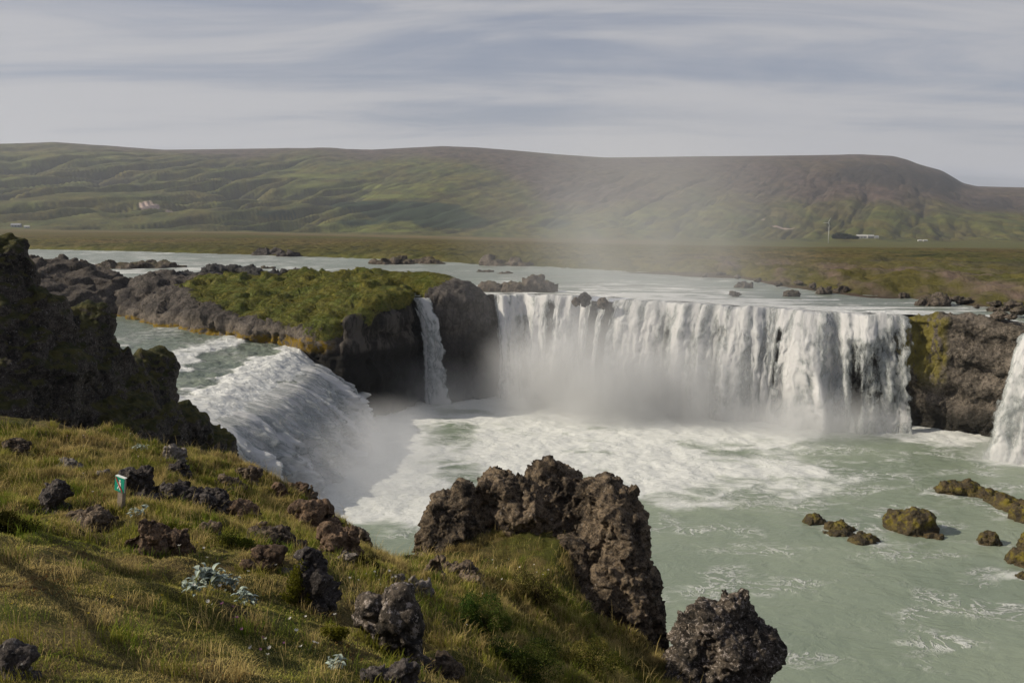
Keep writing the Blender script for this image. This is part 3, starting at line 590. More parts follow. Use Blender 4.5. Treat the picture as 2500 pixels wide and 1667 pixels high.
def channel():
    # columns run downstream from the far head of the channel to the lip
    A = smooth_line([(-74, 110, 8.3), (-60, 96, 8.2), (-48, 78, 7.8), (-36, 62, 7.3), (-23.5, 55.0, 6.9)], 2)
    Bv = smooth_line([(-53, 124, 8.3), (-43, 109, 8.2), (-33, 100.5, 8.0), (-26, 95.5, 7.65), (-21.5, 90.5, 7.35)], 2)
    A, _ = resample(A, n=340); Bv, _ = resample(Bv, n=340); w = np.linspace(0, 1, 300)[None, :, None]
    L2, _ = resample(LIP, n=300); P = A[:, None] * (1 - w) + Bv[:, None] * w
    straight = P[-1]; bow = (L2 - straight); v = np.linspace(0, 1, 340)[:, None, None] ** 3
    P = P + bow[None] * v; X, Y = P[..., 0], P[..., 1]; q = P3(X.ravel(), Y.ravel())
    dl = np.linspace(1, 0, 340)[:, None] * 55; 
    rap = np.exp(-dl / 21.0)
    r1 = ridge(q * [0.22, 0.22, 1], 3, 91).reshape(X.shape); r2 = fbm(q * 0.9, 3, 92).reshape(X.shape)
    steps = np.sin(dl * 0.55 + 2.0 * pn(q * 0.08, 93).reshape(X.shape))
    Z = P[..., 2] - 1.1 * np.exp(-dl / 3.2) + 0.06 * r2 + rap * (0.24 * steps + 0.40 * r1 + 0.30 * r2) * sst(0.0, 5.0, dl + .8) * sst(0, 2.5, dl + 1.0)
    fo = 0.02 + rap * 1.0 * sst(-0.4, 0.6, steps + 1.1 * r1 - 0.3) + 0.22 * rap ** 3 + 0.45 * np.exp(-((X + 58) ** 2 + (Y - 124) ** 2) / 60)
    V = P.reshape(-1, 3).copy(); V[:, 2] = Z.ravel()
    o = mk('channel', V, grid_faces(340, 300)[:, ::-1], M_chanw, attrs={'foam': fo.ravel()}); tag(o, kind='structure')
channel()
def pool():
    xs = np.r_[np.linspace(-40, -18.2, 12), np.arange(-18, 60, 0.22), np.linspace(60.5, 160, 40)]; ys = np.r_[np.linspace(-40, 19.5, 20), np.arange(20, 106, 0.22)]
    X, Y = np.meshgrid(xs, ys, indexing='ij'); q = P3(X.ravel(), Y.ravel()); sh = X.shape
    dm = np.sqrt(np.maximum(0, poly_sd(np.r_[CREST[:, :2], CREST[::-1, :2] + [0, 0.2]], X, Y) ** 2))
    g = lambda cx, cy, rx, ry: np.exp(-(((X - cx) / rx) ** 2 + ((Y - cy) / ry) ** 2))
    w = fbm(q * 0.10, 3, 101).reshape(sh)
    fo = 0.95 * np.exp(-(np.maximum(dm - 4.5, 0) / (9.0 - 5.5 * sst(20, 34, X))) ** 2) + 1.05 * g(-14, 70, 11, 17) + 0.85 * g(-6, 68, 11, 10) + 0.75 * g(4, 72, 16, 9) + 0.55 * g(17, 71, 12, 7) + 0.8 * g(46, 73, 5, 2.2) + 0.6 * g(-9, 94, 8, 6) + 0.5 * g(2, 85, 16, 12)
    for cx, cy, rx in ((14.5, 61.5, 2.2), (13.5, 50, 1.5), (29, 49, 2.2), (31, 43.5, 2.2), (22, 55, 2.0)): fo += 0.34 * g(cx, cy, rx, 0.9)
    tr_ = ridge(np.stack([(X * .8 + Y * .5).ravel() * .05 + .6 * w.ravel(), (Y * .9 - X * .35).ravel() * .16 + .8 * w.ravel(), 0 * X.ravel()], 1), 3, 107).reshape(sh)
    for a_, b_ in ((2226, 1300), (2418, 1328), (1990, 1278), (2050, 1297), (2110, 1324), (2310, 1207), (2390, 1212), (2440, 1232), (2500, 1410)):
        c_ = atz(a_, b_, 0); fo += 0.42 * g(c_[0] - .3, c_[1] + .1, 1.7, 0.75)
    fo = np.clip(fo, 0, 1.0) * (0.90 + 1.4 * w) + 0.02 + 0.26 * sst(.55, .9, tr_) * sst(25, 50, Y)
    fo -= 0.35 * sst(58.5, 56, Y) * sst(2, -2, X)
    Z = 0.16 * fbm(q * 0.45, 4, 102).reshape(sh) * (0.35 + 1.6 * np.clip(fo, 0, 1)) + 0.05 * fbm(q * 1.7, 2, 103).reshape(sh) * (0.4 + fo)
    V = np.stack([X, Y, Z], -1).reshape(-1, 3)
    o = mk('pool', V, grid_faces(len(xs), len(ys))[:, ::-1], M_poolw, attrs={'foam': fo.ravel()}); tag(o, kind='structure')
pool()

# ------------------------------------------------------------------ waterfalls
M_fall, t = newmat('falling_water'); uvw = t.attr('flow', 'Vector')
th = t.attr('thick'); sep = t.sep(uvw)
st1 = t.noise(t.scale(uvw, 1.3, 0.38, 1), 1.0, 8, 0.68, 1.6); st2 = t.noise(t.scale(uvw, 7.0, 1.9, 1), 1.0, 5, 0.78, 1.5)
k = t.math('ADD', t.math('ADD', t.math('MULTIPLY', st1, 0.55), t.math('MULTIPLY', st2, 0.45)), t.math('SUBTRACT', th, 0.5))
wc = t.mix(t.mr(k, 0.34, 0.62), (0.50, 0.53, 0.53), (0.92, 0.92, 0.92))
d = t.n('ShaderNodeBsdfDiffuse', None, Color=wc); tr = t.n('ShaderNodeBsdfTranslucent', None, Color=wc)
bp = t.n('ShaderNodeBump', None, Strength=0.9, Distance=0.20, Height=t.math('ADD', t.math('MULTIPLY', st1, 1.0), t.math('MULTIPLY', st2, 0.5))); t.set(d.inputs['Normal'], bp)
s1 = t.n('ShaderNodeMixShader', None, Fac=0.58, _1=d.outputs[0], _2=tr.outputs[0])
tp = t.n('ShaderNodeBsdfTransparent'); al = t.mr(k, 0.24, 0.46)
s2 = t.n('ShaderNodeMixShader', None, Fac=al, _1=tp.outputs[0], _2=s1.outputs[0]); t.n('ShaderNodeOutputMaterial', None, Surface=s2.outputs[0])
def waterfall(name, rim, jump, label, gaps=(), up=2.0, seed=0, step=0.09, zb=-0.3, rough=0.35, dens=0.12, fan=0.0, group=None, out=None, jf=None, scal=0.0, layer2=True, dip=0.0, cap_amp=0.0, braid=0.25):
    rim = smooth_line(rim, 2); P, s = resample(rim, step=step); n = len(P)
    T = np.gradient(P[:, :2], axis=0); T /= np.linalg.norm(T, axis=1, keepdims=True); O = np.stack([T[:, 1], -T[:, 0]], 1)
    ker = np.ones(31) / 31; O = np.stack([np.convolve(np.pad(O[:, k], 15, 'edge'), ker, 'valid') for k in range(2)], 1)
    if out is not None: O = np.tile(np.array(out, float), (n, 1)); 
    O /= np.linalg.norm(O, axis=1, keepdims=True)
    vu = np.linspace(-up, 0, 24)[:-1]; vd = np.linspace(0, 1, 130) ** 1.25
    P[:, 2] -= dip; H = P[:, 2] - zb; P[:, :2] += O * (scal * fbm(P3(s * 0.22, 0 * s), 3, seed + 21))[:, None]; z0_ = P[:, 2].copy(); P[:, 2] += (0.28 + 0.17 * scal) * fbm(P3(s * 0.33, 0 * s), 4, seed + 22)
    J = np.full(n, jump) * (1 + 0.22 * pn(P3(s * 0.25, 0 * s), seed + 5))
    if jf: J = J * jf(s / s[-1])
    off = np.concatenate([np.tile(vu, (n, 1)), J[:, None] * vd[None] ** 0.55], 1)
    # level at the crest, then rounding into free fall
    drop = np.concatenate([np.zeros((n, len(vu))), H[:, None] * vd[None] ** 1.0], 1)
    lip = 0.30 * np.exp(-np.abs(off) / 0.9)[:, :]; 
    m = off.shape[1]; ss = np.tile(s[:, None], (1, m)); q = P3(ss.ravel(), (drop + off * 0.7).ravel(), seed * 3.1)
    q = q + np.stack([braid * fbm(q * [0.30, 0.42, 1], 3, seed + 51) + 0.4 * braid * fbm(q * [1.1, 1.1, 1], 2, seed + 52), np.zeros(len(q)), np.zeros(len(q))], 1)
    wob = pn(q * [0.35, 0.12, 1], seed + 1).reshape(n, m)
    sr = ridge(q * [0.55, 0.06, 1], 3, seed + 2).reshape(n, m); s3 = fbm(q * [2.6, 0.30, 1], 3, seed + 3).reshape(n, m); s4 = fbm(q * [1.3, 0.8, 1], 3, seed + 9).reshape(n, m)
    g = np.clip(drop / 2.5, 0, 1)
    cap = ridge(P3(ss.ravel() + 0.5 * s4.ravel(), (drop * 0.25).ravel(), seed * 2.3) * [0.20, 0.16, 1], 2, seed + 41).reshape(n, m); disp = g * (cap_amp * cap * np.clip(drop / H[:, None] * 1.6, 0, 1) + rough * 0.75 * sr + rough * 0.45 * s3 + rough * 0.6 * s4 + 0.5 * wob)
    a = off + disp; X = P[:, None, 0] + O[:, None, 0] * a; Y = P[:, None, 1] + O[:, None, 1] * a
    side = fan * (ss - s[-1] / 2) * np.clip(drop / H[:, None], 0, 1) + 0.25 * g * s4
    X += T[:, None, 0] * side; Y += T[:, None, 1] * side
    Z = z0_[:, None] + (P[:, 2] - z0_)[:, None] * np.exp(np.minimum(off, 0) / 1.6) + 0.06 + dip * (1 - np.exp(np.minimum(off, 0) / 3.2)) - drop + (1 - g) * (0.10 * sr + 0.08 * s3) * np.exp(-np.abs(off) * 0.6) - 0.10 * sst(0, up, -off)
    thick = 0.5 + dens + 0.16 * sr + 0.14 * s3 + 0.10 * s4
    lo_ = fbm(P3(ss.ravel(), drop.ravel() * 0.15, seed) * [0.42, 0.5, 1], 3, seed + 6).reshape(n, m); thick += 0.30 * lo_ + (0.20 * (cap - 0.35) if cap_amp else 0)
    u = ss / s[-1]
    for (c, w, a_, z0, z1) in gaps:
        dn = drop / H[:, None]; thick -= a_ * np.exp(-((u - c + 0.012 * s4) / w) ** 2) * sst(z0, z0 + 0.10, dn) * sst(z1 + 0.12, z1, dn)
    e = np.minimum(ss, s[-1] - ss); thick -= 0.5 * sst(0.7, 0.0, e + 0.35 * s4)
    thick += 0.25 * sst(0.75, 1.0, drop / H[:, None]); thick -= 0.28 * sst(-0.35 * up, -up, off)
    if layer2:
        X2 = X + O[:, None, 0] * g * (0.30 + 0.9 * np.clip(s3 + .6 * s4, 0, 1) * rough); Y2 = Y + O[:, None, 1] * g * (0.30 + 0.9 * np.clip(s3 + .6 * s4, 0, 1) * rough)
        q2 = P3(ss.ravel(), (drop * .3).ravel(), seed * 5.7); th2 = thick - 0.22 + 0.5 * fbm(q2 * [0.9, .5, 1], 3, seed + 31).reshape(n, m) + 0.2 * fbm(P3(ss.ravel() * 1.2, drop.ravel() * 1.0), 2, seed + 32).reshape(n, m)
    flow = np.stack([q[:, 0].reshape(n, m) * .5 + ss * .5 + 0.15 * side, drop + off * 0.8, np.full_like(ss, seed * 3.7)], -1).reshape(-1, 3)
    V = np.stack([X, Y, Z], -1).reshape(-1, 3); o = mk(name, V, grid_faces(n, m), M_fall, attrs={'thick': thick.ravel(), 'flow': flow}, loc=(P[n // 2, 0], P[n // 2, 1], zb))
    tag(o, label, 'waterfall', group)
    if layer2: mk('strands', np.stack([X2, Y2, Z + .02], -1).reshape(-1, 3) - np.array([P[n // 2, 0], P[n // 2, 1], zb]), grid_faces(n, m), M_fall, o, attrs={'thick': th2.ravel(), 'flow': flow + [31.0, 7.0, 0]})
    return o
waterfall('waterfall', CREST, 2.4, 'wide curving curtain of white water dropping into the misty pool', seed=1, step=0.085,
          gaps=[(0.085, 0.02, 0.4, 0.15, 1), (0.155, 0.012, 0.5, 0.0, 0.5), (0.268, 0.014, 0.9, -0.2, 0.5), (0.325, 0.013, 0.9, -0.2, 0.75), (0.47, 0.014, 0.45, 0.05, 1), (0.60, 0.010, 0.35, 0.1, 1), (0.735, 0.009, 0.6, 0.1, 0.6), (0.905, 0.035, 0.50, 0.15, 1.1), (0.97, 0.025, 0.30, 0.05, 1)], dens=0.15, scal=3.2, up=4.6, cap_amp=1.5, jf=lambda u: 1 + 0.8 * np.exp(-((u - .80) / .055) ** 2) + .4 * np.exp(-((u - .55) / .05) ** 2))
waterfall('waterfall', LIP[1:-1], 4.2, 'broad near fall rolling off the channel behind the dark ridge', seed=2, step=0.08, rough=1.35, dens=0.07, up=2.4, scal=1.2, dip=1.1, braid=0.85, cap_amp=0.8)
waterfall('waterfall', [(-11.9, 99.3, 12.0), (-10.9, 98.9, 12.0), (-9.8, 98.9, 12.0), (-9.2, 99.2, 12.0)], 2.9, 'narrow waterfall in the dark notch between island and headland', seed=3, step=0.05, rough=0.22, dens=0.02, up=3.0, out=(0.72, -0.70), fan=0.12)
waterfall('waterfall', [(45.9, 77.2, 10.6), (46.6, 76.5, 10.7), (47.4, 76.0, 10.7), (48.4, 75.5, 10.7), (49.6, 74.8, 10.8)], 5.4, 'slanting waterfall cut by the right edge of the photo', seed=4, step=0.06, rough=0.25, dens=0.08, up=2.0, out=(-0.72, -0.70), fan=0.4)
waterfall('cascade', [(-60.5, 128.5, 11.6), (-58.5, 127.6, 11.6), (-56.5, 127.2, 11.6)], 5.0, 'small white cascade spilling between rocks at far left', seed=6, step=0.08, rough=0.4, dens=0.3, up=6.0, zb=8.0, out=(0.5, -0.86))

# ------------------------------------------------------------------ gorge wall behind the water
def wall(name, rim, inset, zb=-1.5, kind='structure'):
    P, s = resample(smooth_line(rim, 1), step=0.35); n = len(P); T = np.gradient(P[:, :2], axis=0); T /= np.linalg.norm(T, axis=1, keepdims=True); O = np.stack([T[:, 1], -T[:, 0]], 1)
    vs = np.linspace(0, 1, 60); q = np.stack([np.tile(P[:, None, 0], (1, 60)), np.tile(P[:, None, 1], (1, 60)), P[:, 2:3] * (1 - vs) + zb * vs], -1); qf = q.reshape(-1, 3)
    a = -inset + (0.7 * fbm(qf * [0.35, 0.35, 0.15], 3, 141) + 0.35 * (0.5 - worley(qf * [0.6, 0.6, 0.25], 142))).reshape(n, 60) + 0.8 * vs[None]
    X = q[..., 0] + O[:, None, 0] * a; Y = q[..., 1] + O[:, None, 1] * a
    back = np.stack([P[:, 0] - O[:, 0] * 5, P[:, 1] - O[:, 1] * 5, P[:, 2] - 0.8], 1)[:, None]
    V = np.concatenate([back, np.stack([X, Y, q[..., 2] - 0.12 * (vs[None] < 0.01)], -1)], 1).reshape(-1, 3)
    tag(mk(name, V, grid_faces(n, 61), M_cliff), kind=kind)
wall('cliff', np.array([(-25, 54, 4.6), (-22.5, 62, 4.8), (-21.3, 76, 5.0), (-22, 88, 5.2), (-17, 93, 6.5), (-12.5, 99, 11.5), (-10.0, 99.8, 11.6), (-4, 103.6, 11.6)]), 0.6)
wall('cliff', np.r_[CREST[:-1] - [0, 0, .25], np.array([(43, 86.8, 10.8), (47, 83, 10.6), (49.5, 77.5, 10.4), (52, 74, 10.4), (60, 68, 10.5), (78, 50, 11), (95, 10, 12), (100, -40, 13)])], 0.7)

# ------------------------------------------------------------------ rocks along the crest, in the river and in the pool
AM = lambda s: [(1.4 * s, 0.34 * s, 'f'), (0.8 * s, 0.24 * s, 'k'), (0.5 * s, 0.14 * s, 'w'), (0.2 * s, 0.06 * s, 'f')]
def river_rock(spans, z, mat, label, seed, s=1.0, cat='rock', h=None, group=None, name='river_rock'):
    """spans: list of (px left, px right, top row, base row)"""
    bl = []
    for (a, b, ty, by) in spans:
        base = atz((a + b) / 2, by, z); d = base[1]; rx = (b - a) / 2 / F * d; hz_ = (by - ty) / F * d
        bl.append((np.array([base[0], d + rx * 0.35, z - hz_ * 0.25]), (rx * 1.1, max(rx * 0.7, hz_ * 0.8), hz_ * 1.25)))
    m = max(b_[1][0] for b_ in bl)
    return rock_obj(name, bl, h or max(0.06, m / 16), mat, AM(s * m * 0.75), label, cat, k=m * 0.25, seed=seed, warp=(m * 0.8, m * 0.4), group=group)
river_rock([(1172, 1240, 694, 713), (1205, 1280, 688, 714), (1250, 1325, 681, 714), (1290, 1345, 677, 713), (1325, 1362, 690, 712)], 12.0, M_river, 'long grey rock standing in the water just above the falls', 201, h=0.2)
river_rock([(1397, 1417, 728, 736)], 11.8, M_river, 'dark boulder splitting the lip of the main falls, left of the taller one', 202, 1.2)
river_rock([(1415, 1440, 714, 728)], 12.0, M_cliff, 'small dark stone just upstream of the falls lip', 203)
river_rock([(1462, 1484, 725, 737)], 11.8, M_river, 'tall dark boulder standing on the lip of the main falls', 204, 1.2)
river_rock([(2255, 2325, 720, 740), (2275, 2318, 724, 741)], 11.7, M_river, 'mossy humped boulder in calm water near the right bank', 205)
river_rock([(2415, 2440, 750, 757)], 11.5, M_river, 'low reddish stone in calm water beside the far right shore', 206)
river_rock([(1798, 1838, 688, 697)], 11.9, M_river, 'flat dark rock in the river below the right bank', 207)
river_rock([(1912, 1950, 709, 718)], 11.8, M_river, 'low dark rock in the rapids above the right falls', 208)
river_rock([(1995, 2030, 702, 713)], 11.8, M_river, 'dark rock close to the grassy right shore', 209)
river_rock([(2040, 2075, 700, 710)], 11.8, M_river, 'second rock along the grassy right shore', 210)
river_rock([(2195, 2222, 715, 725)], 11.7, M_river, 'small dark boulder at the foot of the green right bank', 211)
river_rock([(1780, 1810, 713, 718)], 11.9, M_river, 'thin wet rock almost covered by rapids', 212)
river_rock([(905, 1005, 634, 645), (990, 1085, 635, 645)], 12.2, M_river, 'long brown gravel bar in front of the far bank', 213, 0.6)
river_rock([(1180, 1300, 636, 650), (1180, 1215, 632, 648)], 12.2, M_river, 'low brown shoal in the mist by the far bank', 214, 0.6)
river_rock([(615, 690, 610, 624), (680, 730, 617, 627)], 12.2, M_dark, 'dark rock pile against the far river bank', 215)
river_rock([(638, 670, 651, 656)], 12.1, M_river, 'tiny flat rock in the river behind the island', 216)
river_rock([(230, 330, 640, 655), (320, 430, 640, 653)], 12.2, M_river, 'long flat dark rock shelf across the far left river', 217, 0.6)
river_rock([(500, 610, 650, 668), (590, 680, 658, 670), (430, 520, 664, 676)], 12.3, M_cliff, 'grey rock hump behind the island at the water', 218, 0.9)
river_rock([(690, 750, 656, 668)], 12.2, M_dark, 'small dark knob of rock behind the island', 219)
river_rock([(340, 380, 668, 700)], 9.6, M_island, 'grey boulder beside the small cascade', 220)
river_rock([(1165, 1200, 661, 665)], 12.1, M_river, 'flat sliver of rock in the middle of the river', 221)
river_rock([(1215, 1252, 664, 669)], 12.1, M_river, 'low wet rock right of the flat sliver', 222)
# boulders strewn along the rocky right shore
def bank_boulders():
    rs = np.random.RandomState(5); protos = []
    for k in range(3):
        V, Q = sdf_blobs([(np.array([0, 0, 0.0]), (1.0, .8, .6)), (np.array([.5, .1, .2]), (.6, .6, .6)), (np.array([-.5, .2, .1]), (.5, .6, .4))], 0.11, .2, seed=700 + k, warp=(.8, .4)); V, Q = craggy(V, Q, AM(0.8), 700 + k); o = mk('bank_boulder', V, Q, M_river); protos.append(o)
    lab = ['angular brown boulder strewn along the rocky right bank', 'rounded brown boulder strewn along the rocky right bank', 'low broad boulder strewn along the rocky right bank']
    pts = [(1720, 672), (1760, 668), (1800, 676), (1850, 684), (1900, 692), (1950, 690), (1985, 698), (2060, 696), (2100, 690), (2160, 705), (2240, 700), (2300, 722), (2350, 728), (2385, 742), (2400, 700), (2410, 725), (2430, 735), (2450, 748), (2460, 715), (2475, 738), (2490, 752), (2492, 725), (2420, 690), (2330, 705), (2480, 690), (2440, 762), (2470, 766), (2205, 668), (2180, 680), (2390, 672)]
    for i, (px, py) in enumerate(pts):
        o = protos[i % 3]
        if i >= 3: o = o.copy(); S.collection.objects.link(o)
        th = math.atan2((px - CX) / F, 1.0); c = atz(px, py, 12.2); sc = rs.uniform(.35, .9) * (0.9 if px > 2380 else 1.0)
        o.location = (c[0], c[1], 11.9 + .25 * (c[1] > 112)); o.rotation_euler = (0, 0, rs.uniform(0, 6)); o.scale = (sc * rs.uniform(.8, 1.5), sc, sc * rs.uniform(.6, 1.1)); tag(o, lab[i % 3], 'rock', 'boulders on the right bank')
bank_boulders()
# pool boulders
river_rock([(2162, 2240, 1245, 1290), (2200, 2290, 1238, 1300), (2190, 2286, 1262, 1302)], 0.0, M_pool, 'largest yellow mossed boulder standing in the green pool', 231, 0.38, name='pool_boulder')
river_rock([(2392, 2444, 1296, 1328)], 0.0, M_pool, 'small rounded yellow brown boulder right of the largest one', 232, 0.38, name='pool_boulder')
river_rock([(1965, 2016, 1256, 1278)], 0.0, M_pool, 'leftmost small brown boulder in the green pool', 233, 0.38, name='pool_boulder')
river_rock([(2015, 2088, 1274, 1296)], 0.0, M_pool, 'flat brown rock just right of the leftmost boulder', 234, 0.38, name='pool_boulder')
river_rock([(2020, 2090, 1296, 1308), (2075, 2148, 1308, 1326)], 0.0, M_pool, 'long half sunken slab among the pool boulders', 235, 0.38, name='pool_boulder')
river_rock([(2262, 2310, 1302, 1314)], 0.0, M_pool, 'thin sunken stone at the foot of the largest boulder', 236, 0.38, name='pool_boulder')
river_rock([(2290, 2345, 1174, 1204), (2335, 2396, 1171, 1207), (2390, 2440, 1194, 1215), (2430, 2500, 1208, 1240), (2415, 2470, 1206, 1228), (2450, 2520, 1220, 1250), (2480, 2580, 1225, 1275)], 0.0, M_pool, 'rocky spit reaching into the pool from the right', 237, 0.38, name='rock_spit', h=0.13)
river_rock([(2475, 2560, 1325, 1380), (2500, 2600, 1290, 1350)], 0.0, M_pool, 'brown boulder cut by the right edge of the photo', 238, 0.38, name='pool_boulder')
river_rock([(2485, 2540, 1398, 1414)], 0.0, M_pool, 'lowest brown rock at the right edge in the pool', 239, 0.38, name='pool_boulder')
# ------------------------------------------------------------------ far bank, plain and hills: one sheet out to the horizon
def px_of(x, y, z):
    dz = z - CZ; f = y * cp - dz * sp; u = y * sp + dz * cp; return CX + F * x / f, CY - F * u / f
SKY_L = np.array([(-1400, 370), (-400, 358), (0, 352), (130, 347), (260, 356), (400, 366), (560, 364), (700, 362), (900, 366), (1000, 361), (1080, 357), (1160, 360), (1250, 367), (1360, 377), (1480, 385), (1700, 382), (2000, 379), (2100, 377), (2180, 381), (2215, 390), (2240, 400), (2300, 418), (2350, 447), (2385, 455), (2500, 458), (2900, 470), (4000, 480)], float)
BASE_L = np.array([(-1400, 560), (0, 561), (600, 566), (1000, 574), (1250, 580), (1700, 589), (2500, 592), (4000, 592)], float)
R_BASE, R_TOP = 1250.0, 3200.0
def hdir(px, row): r = ray(px, row); return math.atan2(r[0], r[1]), r[2] / math.hypot(r[0], r[1])
def far_land():
    th = np.concatenate([np.linspace(R(-66), R(-33), 110, endpoint=False), np.linspace(R(-33), R(33), 1500, endpoint=False), np.linspace(R(33), R(66), 110)])
    sk = np.array([hdir(*q) for q in SKY_L]); bs = np.array([hdir(*q) for q in BASE_L])
    tt = np.interp(th, sk[:, 0], sk[:, 1]); ker = np.ones(9) / 9; tt = np.convolve(np.pad(tt, 4, 'edge'), ker, 'valid')
    tb = np.interp(th, bs[:, 0], bs[:, 1])
    bk = np.array([(math.atan2(x, y), math.hypot(x, y)) for x, y in BANK]); o = np.argsort(bk[:, 0]); bk = bk[o]
    rb = np.interp(th, bk[:, 0], bk[:, 1])
    rb = rb + 3.5 * fbm(P3(th * 14, th * 0), 3, 151) + 0.8 * fbm(P3(th * 50, th * 0), 2, 152)
    v1 = np.linspace(0, 1, 330) ** 2.6; v2 = np.linspace(0, 1, 260)[1:]; v3 = np.linspace(0, 1, 12)[1:]
    r1 = (rb - 10)[:, None] + (R_BASE - (rb - 10))[:, None] * v1; r2 = np.tile(R_BASE + (R_TOP - R_BASE) * v2, (len(th), 1)); r3 = np.tile(R_TOP + 2800 * v3, (len(th), 1))
    rr = np.concatenate([r1, r2, r3], 1); TH = np.tile(th[:, None], (1, rr.shape[1])); X = rr * np.sin(TH); Y = rr * np.cos(TH)
    zb = (CZ + tb * R_BASE)[:, None]; zt = (CZ + tt * R_TOP)[:, None]; s = rr - rb[:, None]
    wl = np.where(X < 30, 12.0, 12.0 - 0.6 * sst(30, 50, X)); deg = np.degrees(TH)
    bankh = 1.3 + 0.9 * sst(14, 26, deg) + 0.5 * fbm(P3(X.ravel() * .02, Y.ravel() * .02), 2, 153).reshape(X.shape)
    up = wl - 1.4 + 1.5 * sst(-7, 0.3, s) + bankh * sst(0, 16, s) + 0.006 * np.clip(s - 16, 0, 60)
    ft = sst(60, 1000, s) ** 0.8; zpl = up * (1 - ft) + (zb + 0.0) * ft
    P = P3(X.ravel(), Y.ravel()); sh = X.shape
    near = sst(420, 60, s) * sst(-0.5, 4, s); rightrock = sst(8, 15, deg) * sst(75, 20, s)
    zpl = zpl + near * ((0.6 * fbm(P * 0.12, 4, 154) + 0.75 * (0.45 - worley(P * 0.38, 155))).reshape(sh)) + rightrock * sst(0, 3, s) * ((1.1 * (0.5 - worley(P * 0.20, 156)) + 0.5 * (0.5 - worley(P * 0.6, 157))).reshape(sh) + 0.3)
    zpl += 2.0 * sst(100, 500, s) * fbm(P * 0.006, 3, 158).reshape(sh)
    t = np.clip((rr - R_BASE) / (R_TOP - R_BASE), 0, 1)
    # profile: gentle foot, long even slope, rounded shoulder
    prof = 0.62 * t + 0.38 * sst(0.0, 0.85, t)
    foot = sst(0, 0.06, t); A = X / 1000; Bq = Y / 1000
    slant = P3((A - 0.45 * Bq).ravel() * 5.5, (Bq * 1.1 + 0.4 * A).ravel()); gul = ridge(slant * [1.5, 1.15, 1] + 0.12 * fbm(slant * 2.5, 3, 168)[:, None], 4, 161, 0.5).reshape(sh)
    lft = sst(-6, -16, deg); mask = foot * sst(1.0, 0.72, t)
    g2 = fbm(P3(A.ravel() * 2.2, Bq.ravel() * 1.6), 4, 163).reshape(sh)
    cut = np.clip(gul - 0.25, 0, 1)
    zh = zb + (zt - zb) * prof + mask * (-(14 + 62 * lft) * cut ** 1.7 * 1.5 * sst(0.8, 0.3, t) + (10 + 16 * lft) * g2) + mask * 6 * fbm(P3(A.ravel() * 12, Bq.ravel() * 12), 3, 164).reshape(sh)
    crag = sst(17, 24, deg) * sst(0.55, 0.8, t) * sst(1.0, 0.93, t); zh += crag * 22 * (0.4 - worley(P3(A.ravel() * 4.5, Bq.ravel() * 4.5), 165)).reshape(sh)
    z = np.where(rr <= R_BASE, zpl, zh); zl = z[:, len(v1) + len(v2) - 1][:, None]; b3 = np.clip((rr - R_TOP) / 2800, 0, 1); z = np.where(rr > R_TOP, zl * (1 - b3) ** 1.3 + (-20) * (1 - (1 - b3) ** 1.3), z)
    # colours of the vegetation and bare ground (what grows where), plus painted shading on the right crags
    px, py = px_of(X, Y, z)
    n1 = fbm(P3(X.ravel() / 260, Y.ravel() / 700), 5, 171, .6).reshape(sh); n2 = fbm(P3(X.ravel() / 60, Y.ravel() / 160), 4, 172, .6).reshape(sh); n3 = fbm(P3(X.ravel() / 7, Y.ravel() / 14), 4, 173, .6).reshape(sh); n4 = fbm(P3((X + .25 * Y).ravel() / 420, Y.ravel() / 90), 4, 174, .55).reshape(sh)
    C = lambda *c: np.array(c) * np.array([1.35, 1.2, 1.25])
    M = lambda a, b, f: a * (1 - np.clip(f, 0, 1)[..., None]) + b * np.clip(f, 0, 1)[..., None]
    green = C(.055, .070, .018); lime = C(.095, .118, .026); brown = C(.066, .056, .038); purp = C(.062, .050, .042); dark = C(.014, .030, .014); straw = C(.15, .115, .05); oliv = C(.075, .072, .020)
    hc = M(np.broadcast_to(green, sh + (3,)), oliv, sst(-.3, .3, n2)); 
    hc = M(hc, lime, 0.65 * sst(0.14, 0.46, n4 + 0.3 * n2 + 0.12 * np.exp(-((px - 1000) / 380) ** 2) - 0.10 * sst(0.6, .9, t)) * sst(0.85, 0.6, t))
    bl = 0.66 - 0.42 * sst(950, 1450, px) + 0.12 * sst(2000, 2500, px) + 0.05 * sst(700, 0, px)
    hc = M(hc, M(np.broadcast_to(brown, sh + (3,)), purp, sst(-.2, .3, n1)), sst(bl - 0.10, bl + 0.12, t + 0.22 * n1 + 0.10 * n4))
    n5 = fbm(P3(X.ravel() / 22, Y.ravel() / 45), 4, 176, .65).reshape(sh); hc = hc * (1 + 1.5 * np.clip(n5, -.45, .45))[..., None]
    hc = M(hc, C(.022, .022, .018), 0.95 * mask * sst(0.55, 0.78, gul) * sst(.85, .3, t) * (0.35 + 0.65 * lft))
    g_ = lambda cx, cy, rx, ry: np.exp(-(((px - cx) / rx) ** 2 + ((py - cy) / ry) ** 2))
    h_ = lambda cx, cy, rx, ry: np.exp(-(((deg - cx) / rx) ** 2 + ((t - cy) / ry) ** 2))
    wood = g_(1020, 518, 150, 22) + g_(1110, 545, 90, 14) + 0.85 * g_(680, 522, 70, 12) + 0.8 * g_(860, 545, 60, 9) + 0.7 * g_(900, 500, 120, 10) + .7 * g_(1350, 545, 60, 18)
    hc = M(hc, dark, 0.95 * sst(0.36, 0.52, wood + 0.45 * n2 + .2 * n1) * foot)
    hc = M(hc, lime * 1.1, 0.8 * sst(0.35, 0.6, g_(830, 455, 130, 10) + g_(760, 430, 90, 6) + g_(960, 480, 120, 6) + g_(900, 563, 150, 5) + g_(620, 415, 140, 5) + .3 * n2))
